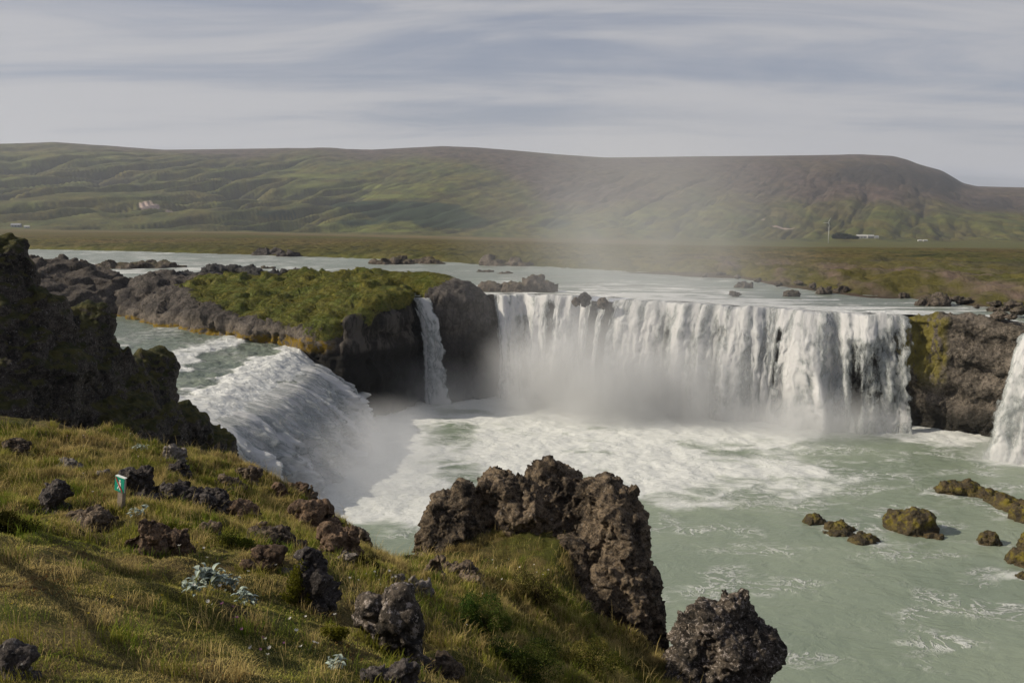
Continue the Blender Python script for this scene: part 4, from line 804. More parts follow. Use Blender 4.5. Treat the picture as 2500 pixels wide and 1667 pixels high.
    hc = M(hc, C(.022, .022, .022), .8 * sst(.25, .6, g_(2130, 425, 110, 26) + .9 * g_(2290, 450, 70, 26) + .7 * g_(2440, 500, 90, 20) + .7 * n2 + .5 * n5))  # shading of the far right crags, put into the hill colour
    hc = M(hc, C(.34, .29, .25), sst(.45, .6, h_(-22.6, .17, .75, .014) + .8 * h_(-21.4, .15, .45, .008) + .8 * h_(17.3, .13, 1.0, .007) + .6 * h_(16.1, .16, .4, .006) + .2 * n3))
    pc = M(np.broadcast_to(oliv, sh + (3,)), C(.085, .070, .026), sst(-.25, .35, n2 + .3 * n3))
    pc = M(pc, C(.05, .062, .016), sst(.0, .35, n1 + .4 * n3)); pc = M(pc, C(.022, .026, .009), .9 * sst(.05, .3, n3 + .4 * n2) * sst(400, 30, s))
    pc = M(pc, C(.045, .055, .014), .75 * sst(90, 20, s) * sst(10, 0, deg) * sst(-.35, .1, n2)); pc = M(pc, straw, .75 * sst(450, 1000, s) * sst(-.3, .2, n1) * sst(18, 4, deg)); pc = M(pc, C(.075, .088, .024), sst(500, 900, s) * sst(4, 18, deg) * .8)
    pc = M(pc, C(.115, .092, .075), .8 * rightrock * sst(-.2, .2, n3 + .5 * n2)); pc = M(pc, C(.03, .033, .014), .7 * sst(.0, .3, n3 - .3 * n2) * sst(110, 30, s) * sst(10, 2, deg)); pc = M(pc, C(.12, .10, .045), .4 * sst(.05, .4, n2 - n3) * sst(250, 40, s)); pc = M(pc, C(.09, .105, .025), .8 * sst(14, 3, s) * sst(-.2, .3, n2)); pc = M(pc, C(.05, .04, .03), sst(1.6, .3, s) * .8)
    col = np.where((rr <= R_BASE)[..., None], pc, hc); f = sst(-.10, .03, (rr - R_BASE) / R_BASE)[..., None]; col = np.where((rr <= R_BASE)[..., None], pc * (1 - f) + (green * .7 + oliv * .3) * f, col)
    m, nt = newmat('hill_vegetation'); p = nt.pos(); c = nt.attr('hcol', 'Color')
    n = nt.noise(p, 0.35, 5, 0.7); nb = nt.noise(nt.scale(p, 1, 0.4, 1), 0.03, 6, 0.7)
    c = nt.mix(nt.mr(n, 0.3, 0.68, 0.6, 0.0), c, nt.vmath('MULTIPLY', c, (0.35, 0.38, 0.3))); c = nt.mix(nt.mr(nb, 0.35, 0.65, 0.45, 0.0), c, nt.vmath('MULTIPLY', c, (0.55, 0.55, 0.55)))
    finish(nt, c, 0.95, n, 0.6, 0.1)
    V = np.stack([X, Y, z], -1).reshape(-1, 3)
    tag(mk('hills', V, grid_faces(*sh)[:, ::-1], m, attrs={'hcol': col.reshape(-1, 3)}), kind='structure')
    return th, rr, z
FL = far_land()
def far_pt(px, row_guess):
    """first point of the land sheet on the view ray"""
    r = ray(px, row_guess); th = math.atan2(r[0], r[1]); i = int(np.argmin(np.abs(FL[0] - th))); k = r[2] / math.hypot(r[0], r[1])
    rr, z = FL[1][i], FL[2][i]; j = int(np.argmax(z > CZ + k * rr)); return np.array([rr[j] * math.sin(th), rr[j] * math.cos(th), z[j]])

# ------------------------------------------------------------------ simple parts
def plain_mat(name, col, rough=0.8, nz=0.25, sc=20.0, spec=0.3, bump=0.0):
    m, t = newmat(name); n = t.noise(t.pos(), sc, 5, 0.65); c = t.mix(t.mr(n, 0.3, 0.7, nz, 0.0), col, tuple(q * 0.45 for q in col)); finish(t, c, rough, n, bump or 0.002, spec); return m
def boxes(name, bx, mat, parent=None, loc=None, M=None, smooth=False):
    V, Q = [], []
    for (c, s) in bx:
        k = len(V); c = np.array(c); s = np.array(s) / 2
        for dx in (-1, 1):
            for dy in (-1, 1):
                for dz in (-1, 1): V.append(c + s * [dx, dy, dz])
        Q += [[k + a for a in f] for f in ((0, 1, 3, 2), (4, 6, 7, 5), (0, 4, 5, 1), (2, 3, 7, 6), (0, 2, 6, 4), (1, 5, 7, 3))]
    o = mk(name, np.array(V), Q, mat, parent, smooth=smooth)
    return o
def tube(name, pts, rad, mat, parent=None, n=10):
    pts = np.array(pts, float); rad = np.broadcast_to(rad, len(pts)); V = []
    T = np.gradient(pts, axis=0); 
    for p, t_, r_ in zip(pts, T, rad):
        t_ = t_ / np.linalg.norm(t_); a = np.cross(t_, [0.1, 1, 0.2]); a /= np.linalg.norm(a); b = np.cross(t_, a)
        for k in range(n): V.append(p + r_ * (math.cos(2 * math.pi * k / n) * a + math.sin(2 * math.pi * k / n) * b))
    m = len(pts); Q = [[i * n + k, i * n + (k + 1) % n, (i + 1) * n + (k + 1) % n, (i + 1) * n + k] for i in range(m - 1) for k in range(n)]
    c0 = len(V); V += [pts[0], pts[-1]]
    for k in range(0, n): Q += [[c0, (k + 1) % n, k, k], [c0 + 1, (m - 1) * n + k, (m - 1) * n + (k + 1) % n, (m - 1) * n + (k + 1) % n]]
    me = bpy.data.meshes.new(name); me.from_pydata([tuple(v) for v in V], [], [tuple(dict.fromkeys(q)) for q in Q]); me.materials.append(mat)
    for p_ in me.polygons: p_.use_smooth = True
    o = bpy.data.objects.new(name, me); S.collection.objects.link(o)
    if parent: o.parent = parent
    return o
def empty(name, loc, rot=(0, 0, 0)):
    o = bpy.data.objects.new(name, None); S.collection.objects.link(o); o.location = tuple(float(v) for v in loc); o.rotation_euler = rot; return o
def prism(name, poly, y0, y1, mat, parent):
    """flat shape in local x,z with thickness along y"""
    n = len(poly); V = [(x, y0, z) for x, z in poly] + [(x, y1, z) for x, z in poly]
    Fc = [tuple(range(n)), tuple(range(2 * n - 1, n - 1, -1))] + [(i, i + n, (i + 1) % n + n, (i + 1) % n) for i in range(n)]
    me = bpy.data.meshes.new(name); me.from_pydata(V, [], Fc); me.materials.append(mat); o = bpy.data.objects.new(name, me); S.collection.objects.link(o); o.parent = parent; return o
M_wood = plain_mat('weathered_wood', (0.26, 0.215, 0.17), 0.85, 0.6, 35, bump=0.004)
M_signg = plain_mat('green_enamel', (0.015, 0.27, 0.18), 0.4, 0.15, 60)
M_signw = plain_mat('white_enamel', (0.72, 0.74, 0.70), 0.45, 0.15, 60)
M_signr = plain_mat('red_enamel', (0.38, 0.06, 0.05), 0.45, 0.15, 60)
M_white = plain_mat('white_paint', (0.36, 0.36, 0.34), 0.6, 0.1, 3)
M_roof = plain_mat('grey_roof', (0.20, 0.21, 0.23), 0.6, 0.2, 2)
M_pane = plain_mat('dark_window', (0.03, 0.035, 0.04), 0.2, 0.1, 2)
# trail sign: no walking
sg = gpt(287, 1247); sgn = empty('trail_sign', sg - [0, 0, 0.05], (0, R(9.5), R(-24)))
tag(sgn, 'green and white no walking sign on a leaning wooden stake', 'sign')
kk = sg[1] / 11.0
boxes('post', [((0, 0.045 * kk, 0.21 * kk), (0.085 * kk, 0.06 * kk, 0.62 * kk))], M_wood, sgn)
pl_ = boxes('sign_plate', [((0, 0, 0.43 * kk), (0.165 * kk, 0.012, 0.195 * kk))], M_signg, sgn)
boxes('rim', [((0, 0.018, 0.533 * kk), (0.168 * kk, 0.04, 0.008)), ((0.085 * kk, 0.006, 0.43 * kk), (0.003, 0.012, 0.19 * kk))], M_signw, pl_)
f_ = lambda pts: [(x * kk * 0.165, (0.43 + (z - 0.5) * 0.195) * kk) for x, z in pts]
fig = [(0.10, 0.70), (0.16, 0.66), (0.19, 0.42), (0.13, 0.40), (0.13, 0.55), (0.11, 0.36), (0.14, 0.14), (0.05, 0.13), (0.03, 0.30), (-0.02, 0.36), (-0.12, 0.15), (-0.21, 0.20), (-0.08, 0.40), (-0.06, 0.56), (-0.13, 0.46), (-0.17, 0.49), (-0.06, 0.68), (0.02, 0.72)]
prism('walking_figure', f_(fig), -0.009, -0.0065, M_signw, pl_)
prism('figure_head', f_([(0.055 + 0.075 * math.cos(a), 0.80 + 0.063 * math.sin(a)) for a in np.linspace(0, 2 * math.pi, 15)[:-1]]), -0.009, -0.0065, M_signw, pl_)
prism('slash', f_([(-0.47, 0.95), (-0.36, 0.97), (0.43, 0.05), (0.33, 0.03)]), -0.013, -0.0095, M_signr, pl_)

# wooden viewpoint railing just outside the left of the view; its rails and posts throw the long shadows on the turf
cotE = 1 / math.tan(ELEV)
def shadow_src(px, py, h):
    g = gpt(px, py); return np.array([g[0] + SUN_H.x * h * cotE, g[1] + SUN_H.y * h * cotE, g[2] + h])
fence = empty('railing', (-4, 5, 18)); tag(fence, 'weathered wooden viewpoint railing left of the camera', 'railing')
def rail(pts, r, nm):
    P = np.array(pts) - np.array(fence.location); tube(nm, P, r, M_wood, fence)
ra = [shadow_src(*q) for q in ((0, 1357, 1.25), (110, 1425, 1.25), (204, 1497, 1.2), (361, 1640, 1.15))]
rbx = [shadow_src(*q) for q in ((64, 1293, 1.95), (204, 1349, 1.95), (425, 1451, 1.95), (714, 1634, 1.9))]
ext = lambda P: [P[0] + (P[0] - P[1]) * 1.5] + P
rail(ext(ra), 0.034, 'rail'); rail(ext(rbx), 0.042, 'rail')
for A_ in (shadow_src(*q) for q in ((361, 1640, 1.15), (120, 1440, 1.2), (0, 1357, 1.25))):
    gz = float(ground_z(A_[0], A_[1])); rail([(A_[0], A_[1], gz - 0.2), (A_[0], A_[1], gz + 1.0), (A_[0] + 0.02, A_[1], A_[2] + 0.75)], 0.03, 'post')

# ------------------------------------------------------------------ foreground rocks
ROCKS = []
def frock(cx, base, w, h_, mat, label, seed, cat='rock', lumps=None, d=None, sink=0.25, name='rock', hole=False, depth=1.0):
    g = gpt(cx, base) if d is None else at(cx, base, d); s = g[1] / F; rw, rh = w / 2 * s, h_ * s; rs = np.random.RandomState(seed); bl = []; ROCKS.append((g, rw))
    lumps = lumps or [(rs.uniform(-.75, .75), rs.uniform(.0, .75), rs.uniform(.28, .5)) for _ in range(6)] + [(rs.uniform(-.2, .2), .35, .66)]
    lumps = lumps or [(0, 0.45, 0.72), (-0.45, 0.35, 0.5), (0.45, 0.3, 0.5), (0.12, 0.62, 0.42), (-0.2, 0.2, 0.6)]
    for (u, v, q) in lumps:
        bl.append((g + np.array([u * rw, rw * 0.3 + rs.uniform(-.15, .15) * rw, v * rh + rs.uniform(-.04, .04) * rh]), (q * rw * rs.uniform(.9, 1.1), q * rw * depth * rs.uniform(.8, 1.1), q * (0.55 * rh + 0.2 * rw))))
    bl.append((g + np.array([0, rw * 0.3, -0.15 * rh]), (rw * 1.15, rw * 0.9 * depth, rh * 0.42)))
    m = max(rw, rh)
    return rock_obj(name, bl, max(0.016, m / 26), mat, [(m * .9, m * .24, 'f'), (m * .5, m * .16, 'k'), (m * .36, m * .16, 'w'), (m * .16, m * .09, 'w'), (m * 0.06, m * 0.03, 'f')], label, cat, k=m * .12, seed=seed, sub=1 if m > .2 else 0, warp=(m * .7, m * .26))
FR = [(325, 1215, 115, 92, M_dark, 'dark pitted rock standing right behind the sign'),
 (122, 1245, 92, 72, M_dark, 'black rock left of the sign in dry grass'),
 (425, 1222, 95, 52, M_dark, 'dark rock right of the one behind the sign, half in grass'),
 (512, 1245, 100, 52, M_dark, 'dark rock at the end of the row right of the sign'),
 (355, 1350, 85, 88, M_brown, 'brown porous rock below the sign, left of its twin'), (412, 1345, 80, 62, M_brown, 'brown porous rock below the sign, right of its twin'),
 (418, 1122, 56, 34, M_pale, 'pale grey stone on the crest in front of the dark ridge'),
 (424, 1157, 62, 34, M_dark, 'small black rock just below the pale stone on the crest'),
 (165, 1140, 56, 22, M_pale, 'flat pale stone in the grass far left of the sign'),
 (42, 1118, 62, 44, M_near, 'brownish rock lump near the left edge on the grass crest'),
 (606, 1176, 46, 42, M_near, 'dark rock at the grass edge before the near waterfall'),
 (765, 1292, 112, 92, M_brown, 'overhanging brown rock at the cliff edge before the foam'),
 (684, 1212, 44, 34, M_brown, 'small brown knob left of the round stone on the cliff edge'), (726, 1206, 44, 36, M_brown, 'round yellowish brown stone perched on the cliff edge'), (757, 1218, 26, 36, M_near, 'small upright stone right of the perched round one'),
 (822, 1348, 104, 64, M_brown, 'rounded brown rock below the overhanging cliff edge rock'), (858, 1386, 50, 46, M_pale, 'pale ragged stone below the rounded brown rock'),
 (768, 1490, 105, 160, M_dark, 'dark tall rock with a green bush on its left side'),
 (952, 1605, 140, 195, M_lich, 'big lichen spotted rock between the bushes at bottom centre'),
 (965, 1690, 130, 82, M_dark, 'black rock cut by the bottom edge under the lichen spotted one'),
 (1085, 1640, 90, 52, M_near, 'brown rock in the grass right of the lichen spotted one'),
 (1022, 1446, 70, 36, M_pale, 'flat pale stone above the lichen spotted rock, right one'), (966, 1424, 46, 24, M_pale, 'flat pale stone above the lichen spotted rock, left one'),
 (1058, 1404, 40, 52, M_near, 'small upright rock left of the large outcrop'),
 (602, 1395, 46, 32, M_brown, 'small brown rock in rusty grass near the silver plant'),
 (505, 1305, 60, 26, M_near, 'low rock in the grass between sign and cliff'),
 (1152, 1428, 62, 24, M_near, 'low stone on the dirt ledge below the outcrop'),
 (185, 1275, 74, 26, M_near, 'low dark stone between the black rock and the sign'),
 (15, 1660, 120, 90, M_dark, 'dark rock standing in for the shadow in the bottom left corner'), (700, 1405, 40, 22, M_pale, 'pale stone beside the bush covered rock'),  # corner rock is added to stand for a dark shadow area
 (640, 1290, 30, 18, M_near, 'tiny stone in the hollow left of the overhanging rock'), (250, 1165, 36, 16, M_pale, 'small pale stone left of the rock behind the sign'),
 (470, 1238, 110, 50, M_dark, 'dark ledge joining the rocks right of the sign'), (575, 1268, 120, 40, M_brown, 'low brown ledge between the sign rocks and the cliff edge'),
 (660, 1332, 130, 40, M_near, 'low dark ledge in the hollow below the cliff edge rocks'), (215, 1290, 120, 34, M_near, 'low earthy ledge left of the brown porous rocks'),
 (640, 1372, 90, 34, M_brown, 'small brown ledge above the bush covered rock'), (875, 1330, 60, 40, M_near, 'dark stone on the edge between the round rock and the pale ragged one'),
 (1120, 1410, 110, 34, M_near, 'flat rough ledge at the foot of the outcrop'), (1000, 1500, 70, 40, M_dark, 'dark stone right behind the lichen spotted rock'), (560, 1190, 70, 30, M_near, 'low rock on the crest left of the grass edge rock')]
for i, (cx, b_, w_, h_, m_, lb) in enumerate(FR): frock(cx, b_, w_, h_, m_, lb, 300 + i)

# ------------------------------------------------------------------ bushes, silver plants, flowers, tufts
def leaves(C, N, L, W_, col, rs):
    n = len(C); a = rs.normal(size=(n, 3)) * 0.7 + N; a /= np.linalg.norm(a, axis=1, keepdims=True); b = np.cross(a, rs.normal(size=(n, 3))); b /= np.linalg.norm(b, axis=1, keepdims=True)
    L = L * rs.uniform(.6, 1.3, n)[:, None]; W2 = W_ * rs.uniform(.6, 1.3, n)[:, None]
    V = np.stack([C, C + a * L * .5 + b * W2 * .5, C + a * L, C + a * L * .5 - b * W2 * .5], 1).reshape(-1, 3); k = np.arange(n)[:, None] * 4
    return V, k + np.arange(4)[None], np.repeat(col * rs.uniform(.55, 1.4, (n, 1)), 4, axis=0)
def bush(cx, base, w, h_, n, label, seed, cols, leaf=0.022, name='shrub', depth=0.6, back=0.0, grp=None):
    g = gpt(cx, base); s = g[1] / F; rw, rh = w / 2 * s, h_ * s; rs = np.random.RandomState(seed)
    u = rs.normal(size=(n, 3)); u /= np.linalg.norm(u, axis=1, keepdims=True); rad = rs.uniform(.35, 1, n) ** .5
    nc = 11; cc = np.stack([rs.uniform(-.8, .8, nc) * rw, rs.uniform(-.6, .6, nc) * rw * depth, rs.uniform(.0, .75, nc) * rh], 1); cc[:, 2] *= 1 - .6 * (cc[:, 0] / rw) ** 2; cr = rs.uniform(.2, .45, nc); pick = rs.randint(nc, size=n)
    lump = 1 + 0.6 * fbm(u * 2.4 + pick[:, None] * 3.0, 3, seed); P = u * (rad * lump * cr[pick])[:, None] * [rw, rw * .8, rh * .8] + cc[pick] + g
    gz = ground_z(P[:, 0], P[:, 1]); P[:, 2] = np.maximum(P[:, 2], gz + rs.uniform(0, .06, n))
    mixv = np.clip(.5 + 1.6 * fbm(P * 3.0, 2, seed + 1) + rs.normal(0, .2, n), 0, 1)[:, None]; col = cols[0] * (1 - mixv) + cols[1] * mixv
    V, Q, C = leaves(P, u * .6 + [0, 0, .5], leaf, leaf * .6, col, rs); o = empty(name, g); tag(o, label, 'bush', grp)
    mk('foliage', V - g, Q, M_blade, o, smooth=False, attrs={'col': C})
    st = []; 
    for k in range(7):
        q = P[rs.randint(n)]; st.append(q)
    VV, TT, CC = blades(np.full(40, g[0]) + rs.normal(0, rw * .06, 40), np.full(40, g[1]) + rs.normal(0, rw * .05, 40), np.full(40, g[2]) - .02, np.full(40, rh * .7), np.full(40, .006), np.tile(np.array([[.06, .045, .025]]), (40, 1)), .8, rs)
    mk('stem', VV - g, TT, M_blade, o, smooth=False, attrs={'col': CC}); return o
cA = (np.array([.045, .085, .018]), np.array([.105, .135, .03])); cB = (np.array([.065, .075, .010]), np.array([.16, .155, .022])); cC = (np.array([.05, .055, .015]), np.array([.13, .11, .04]))
bush(738, 1480, 88, 122, 5200, 'yellow green leafy bush growing against the dark tall rock', 401, cB, .020)
bush(1185, 1545, 150, 120, 9000, 'bright green low bush on the slope under the outcrop', 402, cA, .022)
bush(1310, 1470, 120, 105, 6000, 'olive bush hanging over the ledge under the outcrop', 403, cC, .024)
bush(1265, 1640, 200, 110, 9000, 'dark green shrub at the bottom below the bright bush', 404, (np.array([.022, .038, .010]), np.array([.07, .085, .02])), .022)
bush(1445, 1640, 160, 90, 6500, 'grass green bush at the foot of the large outcrop', 405, (np.array([.05, .065, .012]), np.array([.15, .13, .035])), .022)
bush(1075, 1300 + 42, 52, 46, 1800, 'small green tuft bush at the left foot of the outcrop', 406, cC, .02)
bush(30, 1300, 120, 62, 4000, 'dark low bush below the black rock at far left', 407, (np.array([.025, .035, .008]), np.array([.09, .08, .02])), .02)
bush(900, 1385, 70, 34, 2600, 'low dark heath clump on the edge left of the outcrop', 408, (np.array([.03, .03, .012]), np.array([.09, .07, .03])), .018)
bush(1000, 1530, 60, 50, 2200, 'green clump right beside the lichen spotted rock', 409, cA, .02)
bush(430, 1300, 90, 30, 2200, 'low green clump below the row of dark rocks', 410, cB, .018)
bush(560, 1330, 130, 36, 3000, 'dark green clump in the shaded hollow', 411, (np.array([.03, .04, .008]), np.array([.085, .08, .016])), .018)
bush(820, 1560, 70, 44, 2200, 'small mossy clump left of the lichen spotted rock', 412, cB, .018)
bush(1560, 1648, 90, 50, 2600, 'pale grassy clump at the rim beside the lava spire', 413, (np.array([.08, .08, .02]), np.array([.20, .16, .06])), .02)
# pale woolly-leaved plants
M_silver, t = newmat('silver_leaf'); c = t.attr('col', 'Color'); finish(t, c, 0.7, t.noise(t.pos(), 90, 3), 0.003, 0.3)
def silver(cx, base, w, h_, n, label, seed):
    g = gpt(cx, base); s = g[1] / F; rw, rh = w / 2 * s, h_ * s; rs = np.random.RandomState(seed); V, Q, C = [], [], []
    for i in range(n * 3):
        c = g + np.array([rs.uniform(-.75, .75) * rw, rs.uniform(-.4, .4) * rw, 0.0]); c[2] = float(ground_z(c[0], c[1])) + rs.uniform(0, .35) * rh
        az = rs.uniform(0, 2 * np.pi); el = rs.uniform(.75, 1.5); L = rh * rs.uniform(.22, .42); wd = L * rs.uniform(.3, .5); c[2] += rs.uniform(0, .35) * rh
        dh = np.array([np.cos(az), np.sin(az), 0]); sd = np.array([-np.sin(az), np.cos(az), 0]); k = len(V); m = 6
        for j in range(m + 1):
            f = j / m; e = el - 0.9 * f; p = c + L * f * (dh * np.cos(e) + np.array([0, 0, 1]) * np.sin(e) * (1 - .25 * f)); ww = wd * np.sin(np.pi * min(1, .12 + .86 * f)) * (1 + .25 * rs.uniform(-1, 1))
            cup = np.array([0, 0, .3]) * ww
            V += [p - sd * ww * .5 + cup, p, p + sd * ww * .5 + cup]
            if j < m: Q += [[k + 3 * j, k + 3 * j + 1, k + 3 * j + 4, k + 3 * j + 3], [k + 3 * j + 1, k + 3 * j + 2, k + 3 * j + 5, k + 3 * j + 4]]
        C += [np.array([.27, .32, .27]) * rs.uniform(.5, 1.3)] * (3 * (m + 1))
    o = mk('silver_leaf_plant', V, Q, M_silver, attrs={'col': np.array(C)}, loc=g); tag(o, label, 'plant', 'silvery leaved plants')
silver(468, 1455, 60, 60, 14, 'silvery plant at the left end of the cluster on the turf', 501)
silver(505, 1440, 80, 85, 26, 'tallest silvery plant in the middle of the cluster on the turf', 502)
silver(555, 1440, 60, 62, 16, 'silvery plant at the upper right of the cluster on the turf', 503)
silver(600, 1482, 66, 66, 14, 'silvery plant low at the right end of the cluster on the turf', 504)
silver(335, 1264, 55, 42, 12, 'silvery plant at the foot of the sign stake', 505)
silver(820, 1640, 44, 60, 10, 'small silvery plant near the bottom edge of the photo', 506)
silver(345, 1104, 54, 26, 16, 'whitish green plant on the grass crest before the dark ridge', 507)
# wildflowers
M_fw = plain_mat('white_petal', (0.62, 0.60, 0.55), .7, .1); M_fy = plain_mat('yellow_petal', (0.55, 0.42, 0.02), .7, .1); M_fp = plain_mat('purple_petal', (0.20, 0.07, 0.17), .7, .1); M_stem = plain_mat('green_stem', (0.06, 0.075, 0.02), .8, .2)
def flower_proto(mat, r):
    o = empty('wildflower', (0, 0, 0)); tube('stem', [(0, 0, -.02), (.004, 0, .04), (.012, .004, .085)], .0022, M_stem, o, 5)
    V = [(0.012, 0.004, .09)]; Q = []
    for k in range(7):
        a = 2 * math.pi * k / 7
        for (da, rr_, zz) in ((-.34, .55, .004), (0, 1.0, .010), (.34, .55, .004)): V.append((0.012 + r * rr_ * math.cos(a + da), 0.004 + r * rr_ * math.sin(a + da), .09 + zz))
        Q.append([0, 3 * k + 1, 3 * k + 2, 3 * k + 3])
    mk('petals', V, Q, mat, o, smooth=False); return o
def copies(proto, pts, rs, label, group, zs=1.0):
    for i, g in enumerate(pts):
        if i == 0: o = proto
        else:
            o = proto.copy(); S.collection.objects.link(o)
            for ch in list(proto.children): c = ch.copy(); S.collection.objects.link(c); c.parent = o
        o.location = tuple(float(v) for v in g); o.rotation_euler = (rs.uniform(-.4, .4) + .35, rs.uniform(-.4, .4), rs.uniform(0, 6)); o.scale = (zs * rs.uniform(.8, 1.3),) * 3; tag(o, label, 'flower', group)
rs = np.random.RandomState(8)
def spread(n, boxes_):
    return [gpt(*(lambda b: (rs.uniform(b[0], b[1]), rs.uniform(b[2], b[3])))(boxes_[rs.randint(len(boxes_))])) for _ in range(n)]
copies(flower_proto(M_fw, .014), spread(70, [(20, 560, 1060, 1150), (150, 700, 1150, 1250), (600, 850, 1500, 1650), (1200, 1420, 1360, 1450), (850, 1000, 1400, 1450), (400, 700, 1350, 1520), (1000, 1300, 1450, 1640)]), rs, 'tiny white wildflower standing in the foreground grass', 'white wildflowers', 1.1)
copies(flower_proto(M_fy, .012), spread(16, [(180, 290, 1062, 1090), (40, 400, 1380, 1560), (330, 700, 1200, 1400)]), rs, 'tiny yellow wildflower in the foreground grass', 'yellow wildflowers', 1.1)
copies(flower_proto(M_fp, .014), spread(14, [(165, 240, 1072, 1092), (480, 720, 1495, 1620)]), rs, 'tiny purple wildflower in the foreground grass', 'purple wildflowers')

def tufts():
    rs = np.random.RandomState(77); XS = []
    spots = [(rs.uniform(0, 900), rs.uniform(1060, 1667)) for _ in range(900)] + [(rs.uniform(860, 1560), rs.uniform(1370, 1667)) for _ in range(520)] + [(rs.uniform(0, 620), 1045 + rs.uniform(0, 30)) for _ in range(70)] + [(1075 + rs.uniform(-35, 35), 1335 + rs.uniform(-8, 12)) for _ in range(14)] + [(rs.uniform(230, 560), rs.uniform(1235, 1265)) for _ in range(40)]
    for (px, py) in spots:
        g = gpt(px, py)
        if g[1] > 19.5: continue
        mown = np.hypot(g[0] + 2.8, (g[1] - 4.2) * .9) < 4.2
        if mown and rs.rand() < .85: continue
        n = rs.randint(30, 80); sp_ = rs.uniform(.04, .13); x = g[0] + rs.normal(0, sp_, n); y = g[1] + rs.normal(0, sp_, n)
        c = [STRAW * 1.1, STRAW * .9, OLIVE, GREEN][rs.randint(4)]; XS.append((x, y, np.full(n, rs.uniform(.07, .20)) * rs.uniform(.5, 1.2, n), np.tile(c, (n, 1)) * rs.uniform(.7, 1.3, (n, 1))))
    for g, rw in ROCKS:
        n = int(90 + 420 * rw); a = rs.uniform(-np.pi * 1.05, .1, n); q = rs.uniform(.8, 1.35, n); x = g[0] + np.cos(a) * rw * q; y = g[1] + rw * .3 + np.sin(a) * rw * q * .9
        c = [STRAW, OLIVE, OLIVE, GREEN][rs.randint(4)]; XS.append((x, y, np.full(n, min(.16, .05 + rw * .35)) * rs.uniform(.4, 1.2, n), np.tile(c, (n, 1)) * rs.uniform(.6, 1.3, (n, 1))))
    x = np.concatenate([q[0] for q in XS]); y = np.concatenate([q[1] for q in XS]); L = np.concatenate([q[2] for q in XS]); col = np.concatenate([q[3] for q in XS])
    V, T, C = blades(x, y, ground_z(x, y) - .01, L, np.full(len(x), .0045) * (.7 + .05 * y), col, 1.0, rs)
    tag(mk('tall_grass', V, T, M_blade, attrs={'col': C}, smooth=False), 'taller grass tufts and seed stalks among the foreground rocks', kind='stuff')
tufts()
def turf_on(V, Q, attr, n, zmin, name, label, seed, L0=.11, spn=.04):
    rs = np.random.RandomState(seed); N = vnormals(V, Q); ok = np.where((attr > .42) & (N[:, 2] > .15))[0]; i = ok[rs.randint(len(ok), size=n)]; P = V[i] + rs.normal(0, .18, (n, 3)) * [1, 1, 0.05]
    u = np.clip(.5 + 1.8 * fbm(P * .35, 3, seed) + rs.normal(0, .15, n), 0, 1)[:, None]; col = np.array([.085, .105, .016]) * (1 - u) + np.array([.165, .145, .036]) * u; col *= rs.uniform(.75, 1.2, (n, 1))
    VV, T, C = blades(P[:, 0], P[:, 1], P[:, 2] - .05, rs.uniform(.4, 1.1, n) * L0, np.full(n, spn), col, 1.3, rs); tag(mk(name, VV, T, M_blade, attrs={'col': C}, smooth=False), label, kind='stuff')
turf_on(iV, iQ, igr(iV), 170000, 9, 'island_grass', 'long wind combed grass on top of the rock island', 61)
turf_on(hV, hQ, hgr(hV), 60000, 9, 'headland_grass', 'rough grass on the dark headland', 62)

# ------------------------------------------------------------------ far farm, turbine, trees
tb = far_pt(2022, 594); k = math.hypot(tb[0], tb[1]) / F; tu = empty('wind_turbine', tb); tag(tu, 'small white wind turbine on a pole far across the plain', 'wind turbine')
tube('tower', [(0, 0, -1), (0, 0, 22 * k), (0, 0, 45 * k)], [.9 * k, .8 * k, .5 * k], M_white, tu)
boxes('nacelle', [((-1.5 * k, 0, 46 * k), (4 * k, 1.4 * k, 1.4 * k))], M_white, tu)
hub = np.array([-3 * k, -1.2 * k, 46 * k])
for a, L in ((R(182), 11), (R(62), 13), (R(302), 11)):
    e = hub + np.array([math.cos(a), 0, math.sin(a)]) * L * k; tube('blade', [hub, (hub * .6 + e * .4), e], [.6 * k, .6 * k, .25 * k], M_white, tu, 6)
def house(px, row, w, h_, label, mroof, seed, mwall=None):
    g = far_pt(px, row); k = math.hypot(g[0], g[1]) / F; o = empty('farm_building', g - [0, 0, .3], (0, 0, R(-12 + seed * 7))); tag(o, label, 'building')
    W2, H, D = w * k, h_ * k * .62, 6 * k; boxes('wall', [((0, 0, H / 2), (W2, D, H + .4))], mwall or M_white, o)
    prof = [(-D / 2 - .4, H), (0, H + h_ * k * .45), (D / 2 + .4, H)]
    V = [(sx_ * (W2 / 2 + .3), y, z) for sx_ in (-1, 1) for y, z in prof]; me = bpy.data.meshes.new('roof'); me.from_pydata(V, [], [(0, 3, 4, 1), (1, 4, 5, 2), (0, 1, 2), (3, 5, 4), (0, 2, 5, 3)]); me.materials.append(mroof)
    r_ = bpy.data.objects.new('roof', me); S.collection.objects.link(r_); r_.parent = o
    for i in range(3): boxes('window', [((W2 * (-.3 + .3 * i), -D / 2 - .05, H * .55), (W2 * .1, .1, H * .4))], M_pane, o)
house(2103, 583, 22, 9, 'largest white farm building beside dark trees below the hill', M_white, 1); house(2125, 582, 14, 8, 'white shed right of the largest farm building', M_white, 3); house(2140, 583, 8, 6, 'smallest farm shed right of the white ones', M_roof, 0)
house(40, 555, 20, 8, 'grey roofed farm house at the far left foot of the hill', M_roof, 2, M_roof); house(66, 558, 10, 6, 'small white shed right of the grey roofed house', M_white, 4); house(2245, 590, 7, 4, 'tiny white hut alone on the plain, left one', M_white, 1); house(2258, 590, 9, 4, 'tiny white hut alone on the plain, right one', M_white, 2)
M_bark = plain_mat('bark', (.05, .04, .03), .9, .3)
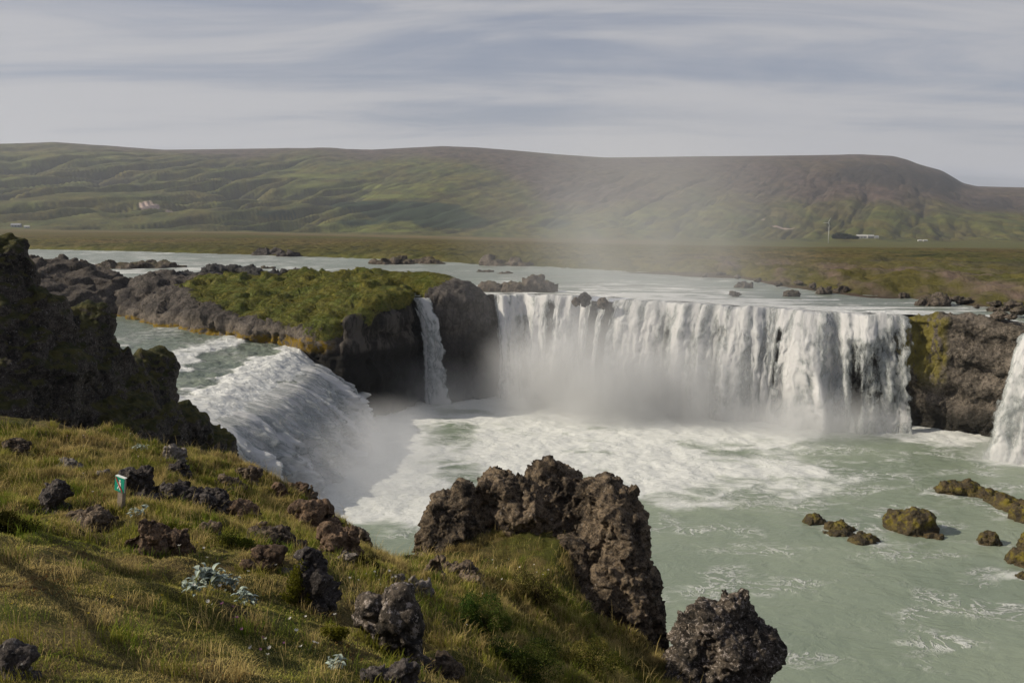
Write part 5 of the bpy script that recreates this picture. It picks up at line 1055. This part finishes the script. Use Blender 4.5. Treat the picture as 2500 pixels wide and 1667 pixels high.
def tree(px, row, w, h_, label, seed, grp):
    g = far_pt(px, row); k = math.hypot(g[0], g[1]) / F; rs = np.random.RandomState(seed); o = empty('tree', g); tag(o, label, 'tree', grp)
    tube('trunk', [(0, 0, -.3), (0, 0, h_ * k * .5), (0, 0, h_ * k * .9)], [.25, .18, .05], M_bark, o, 6); n = 1400
    u = rs.normal(size=(n, 3)); u /= np.linalg.norm(u, axis=1, keepdims=True); P = u * (rs.uniform(.3, 1, n) ** .5 * (1 + .5 * fbm(u * 2 + seed, 3, seed)))[:, None] * [w * k * .5, w * k * .5, h_ * k * .5] + [0, 0, h_ * k * .52]
    V, Q, C = leaves(P, u, .9, .7, np.tile(np.array([[.016, .030, .014]]), (n, 1)), rs); mk('crown', V, Q, M_blade, o, smooth=False, attrs={'col': C})
for i, (px, w, h_) in enumerate([(2036, 9, 10), (2043, 10, 13), (2051, 11, 14), (2059, 10, 12), (2067, 10, 11), (2075, 9, 9), (2084, 8, 7), (2091, 7, 6)]): tree(px, 584, w, h_, ['leftmost low', 'second from left', 'tallest', 'tall right neighbour of the tallest', 'middle height', 'rounder lower', 'small next to last', 'smallest rightmost'][i] + ' dark tree in the farm shelter belt', 600 + i, 'dark shelter belt trees')

# ------------------------------------------------------------------ spray and air
def mist(name, c, r, dens, seed, nsc=0.14, lo=0.35, hi=0.7, power=1.4, aniso=0.2):
    bm_ = bpy.data.meshes.new(name); import bmesh; b = bmesh.new(); bmesh.ops.create_icosphere(b, subdivisions=3, radius=1.0); b.to_mesh(bm_); b.free()
    m, t = newmat(name); oc = t.n('ShaderNodeTexCoord').outputs['Object']; p = t.pos()
    fall = t.math('POWER', t.math('SUBTRACT', 1.0, t.vmath('LENGTH', oc), clamp=True), power)
    n = t.mr(t.noise(t.vmath('ADD', t.scale(p, 1, 1, 0.8), (seed * 7.3, seed * 3.1, 0)), nsc, 3, 0.6, 0.5), lo, hi, 0.30, 1.0)
    dn = t.math('MULTIPLY', t.math('MULTIPLY', fall, n), dens)
    v = t.n('ShaderNodeVolumePrincipled', None, Color=(0.93, 0.94, 0.95), Density=dn, Anisotropy=aniso); t.n('ShaderNodeOutputMaterial', None, Volume=v.outputs[0])
    bm_.materials.append(m); o = bpy.data.objects.new('mist', bm_); S.collection.objects.link(o); o.location = c; o.scale = r; tag(o, kind='stuff'); return o
mist('mist_near_fall', (-12.5, 71, 0.5), (8.0, 18, 5.2), 0.30, 1)
mist('mist_left', (7.0, 94, 2.0), (13, 11, 11.0), 0.62, 2)
mist('mist_middle', (17, 90, 1.5), (14, 8.5, 8.5), 0.65, 3)
mist('mist_right', (30, 83.5, 0.6), (10, 6.5, 4.8), 0.60, 4)
mist('mist_notch', (-8.5, 93, 1.0), (8, 7, 6), 0.16, 5)
mist('mist_corner', (43.5, 73, 0.2), (5, 3.5, 2.2), 0.5, 6)
mist('mist_plume', (14, 100, 15), (24, 22, 24), 0.040, 7, 0.07, 0.30, 0.72, 1.2)
def haze():
    V = [(x, y, z) for x in (-7000, 7000) for y in (-400, 7000) for z in (-41.0, 420.0)]
    me = bpy.data.meshes.new('haze'); me.from_pydata(V, [], [(0, 1, 3, 2), (4, 6, 7, 5), (0, 4, 5, 1), (2, 3, 7, 6), (0, 2, 6, 4), (1, 5, 7, 3)])
    m, t = newmat('haze'); v = t.n('ShaderNodeVolumePrincipled', None, Color=(0.80, 0.86, 0.98), Density=0.00010, Anisotropy=0.2); t.n('ShaderNodeOutputMaterial', None, Volume=v.outputs[0])
    me.materials.append(m); o = bpy.data.objects.new('haze', me); S.collection.objects.link(o); tag(o, kind='stuff')
haze()
